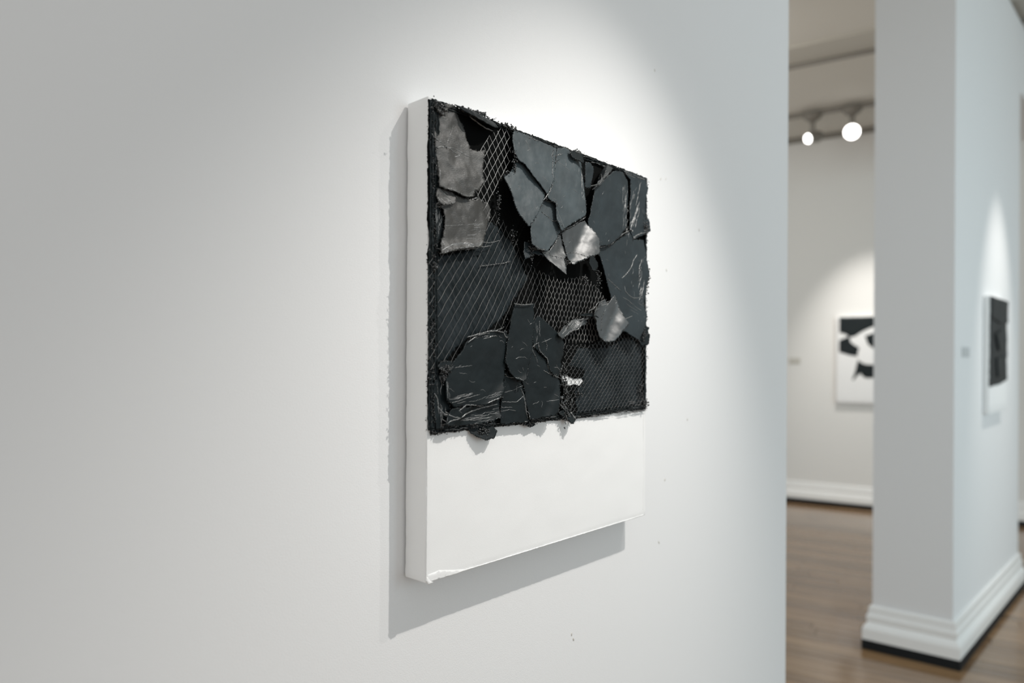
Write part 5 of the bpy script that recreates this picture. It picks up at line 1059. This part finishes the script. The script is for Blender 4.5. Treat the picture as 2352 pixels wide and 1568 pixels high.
# loose bristles and hooks at the right edge
for (s, t) in [(508, 75), (509, 150), (508, 280), (509, 318), (509, 322), (508, 395), (507, 205), (508, 345)]:
    V = []; F = []; pts = []; an = random.uniform(-1, 1); x, y, h = s - 2, t, 4.
    for j in range(8): pts.append(loc(x, y, h)); x += .8 * math.cos(an); y += .8 * math.sin(an); h += .3; an += random.uniform(.1, .5)
    add_tube(V, F, pts, [.0005 - .00004 * i for i in range(8)], 5); mesh_obj('loose_bristle', V, F, M['bead'], PNT, True)
# stains where crumbs spill onto the left side of the stretcher
beads('side_crumbs', [(-.1 + random.uniform(-.2, .2), random.uniform(5, 415), random.uniform(-1.2, 0), random.uniform(.3, .8)) for _ in range(60)], M['bead'], PNT)

# ------------------------------------------------------------------ smaller paintings
def small_painting(label, loc3, rz, w_, h_, t_, shapes, group='relief paintings on the gallery walls'):
    t = thing('relief_painting', label, 'painting', loc3, rz, group)
    canvas_body(w_, h_, t_, .05, .001, t)
    Q = lambda s, tt, h: (s / 1000 - w_ / 2, -(h / 1000 + t_), h_ - tt / 1000)
    for (h, poly) in shapes:
        V, F, e = plate(poly, lambda s, tt, ee, h=h: h + 2.5 * fbm(s, tt, .012) - 1.5 * max(0, 1 - ee / 6), 3.0 if h < 8 else 4.0, 16, 2.0, (), 8, Q=Q)
        mesh_obj('paint_skin', V, F, M['black_art'], t, True)
    return t
small_painting('white canvas with bold flat black shapes on the far wall, half hidden by the partition', (3.6228, 6.8954, 1.0578), -0.5470, 0.747, 0.869, 0.038, [(4, [(26, 8), (378, 8), (378, 98), (313, 114), (233, 155), (166, 204), (125, 209), (84, 176), (29, 160)]), (4, [(27, 239), (121, 197), (132, 259), (180, 297), (209, 312), (191, 402), (126, 390), (27, 357)]), (4, [(260, 196), (313, 179), (379, 150), (379, 336), (327, 315), (287, 280)]), (4, [(197, 435), (228, 461), (261, 479), (327, 484), (380, 484), (381, 600), (315, 617), (278, 617), (248, 603), (224, 569), (188, 597), (157, 645), (149, 635), (174, 552)]), (4, [(366, 8), (735, 8), (737, 260), (560, 217), (366, 130)]), (4, [(366, 225), (597, 286), (733, 364), (727, 486), (522, 434), (366, 425)]), (4, [(366, 486), (560, 512), (717, 556), (597, 599), (366, 599)])])
small_painting('narrow-looking white canvas with dark relief on the right face of the partition', (2.7702, 4.0157, 1.1992), 0.7911, 0.483, 0.653, 0.028, [(9, [(2, 4), (477, 6), (473, 59), (487, 132), (241, 147), (4, 118)]), (4, [(2, 98), (475, 98), (479, 221), (471, 285), (495, 319), (463, 373), (479, 442), (483, 472), (289, 492), (96, 498), (0, 502)]), (14, [(120, 206), (289, 177), (338, 246), (193, 305)]), (13, [(144, 344), (410, 324), (434, 423), (169, 452)])])
def wall_card(label, p, rz, w_, h_, m):
    V = []; F = []; add_box(V, F, (0, 0, 0), (w_, .004, h_)); o = mesh_obj('wall_label', V, F, m)
    bv = o.modifiers.new('b', 'BEVEL'); bv.width = .001; bv.segments = 1
    o.location = p; o.rotation_euler = (0, 0, rz); o['label'] = label; o['category'] = 'label'; return o
wall_card('small pale grey caption card on the partition, left of the narrow canvas', (2.3152, 3.5548, 1.5371), 0.7911, 0.148, 0.051, M['label'])
wall_card('small beige caption card on the far wall, beside the edge of the near wall', (2.9603, 7.2982, 1.4738), -0.5470, 0.111, 0.064, M['label_beige'])
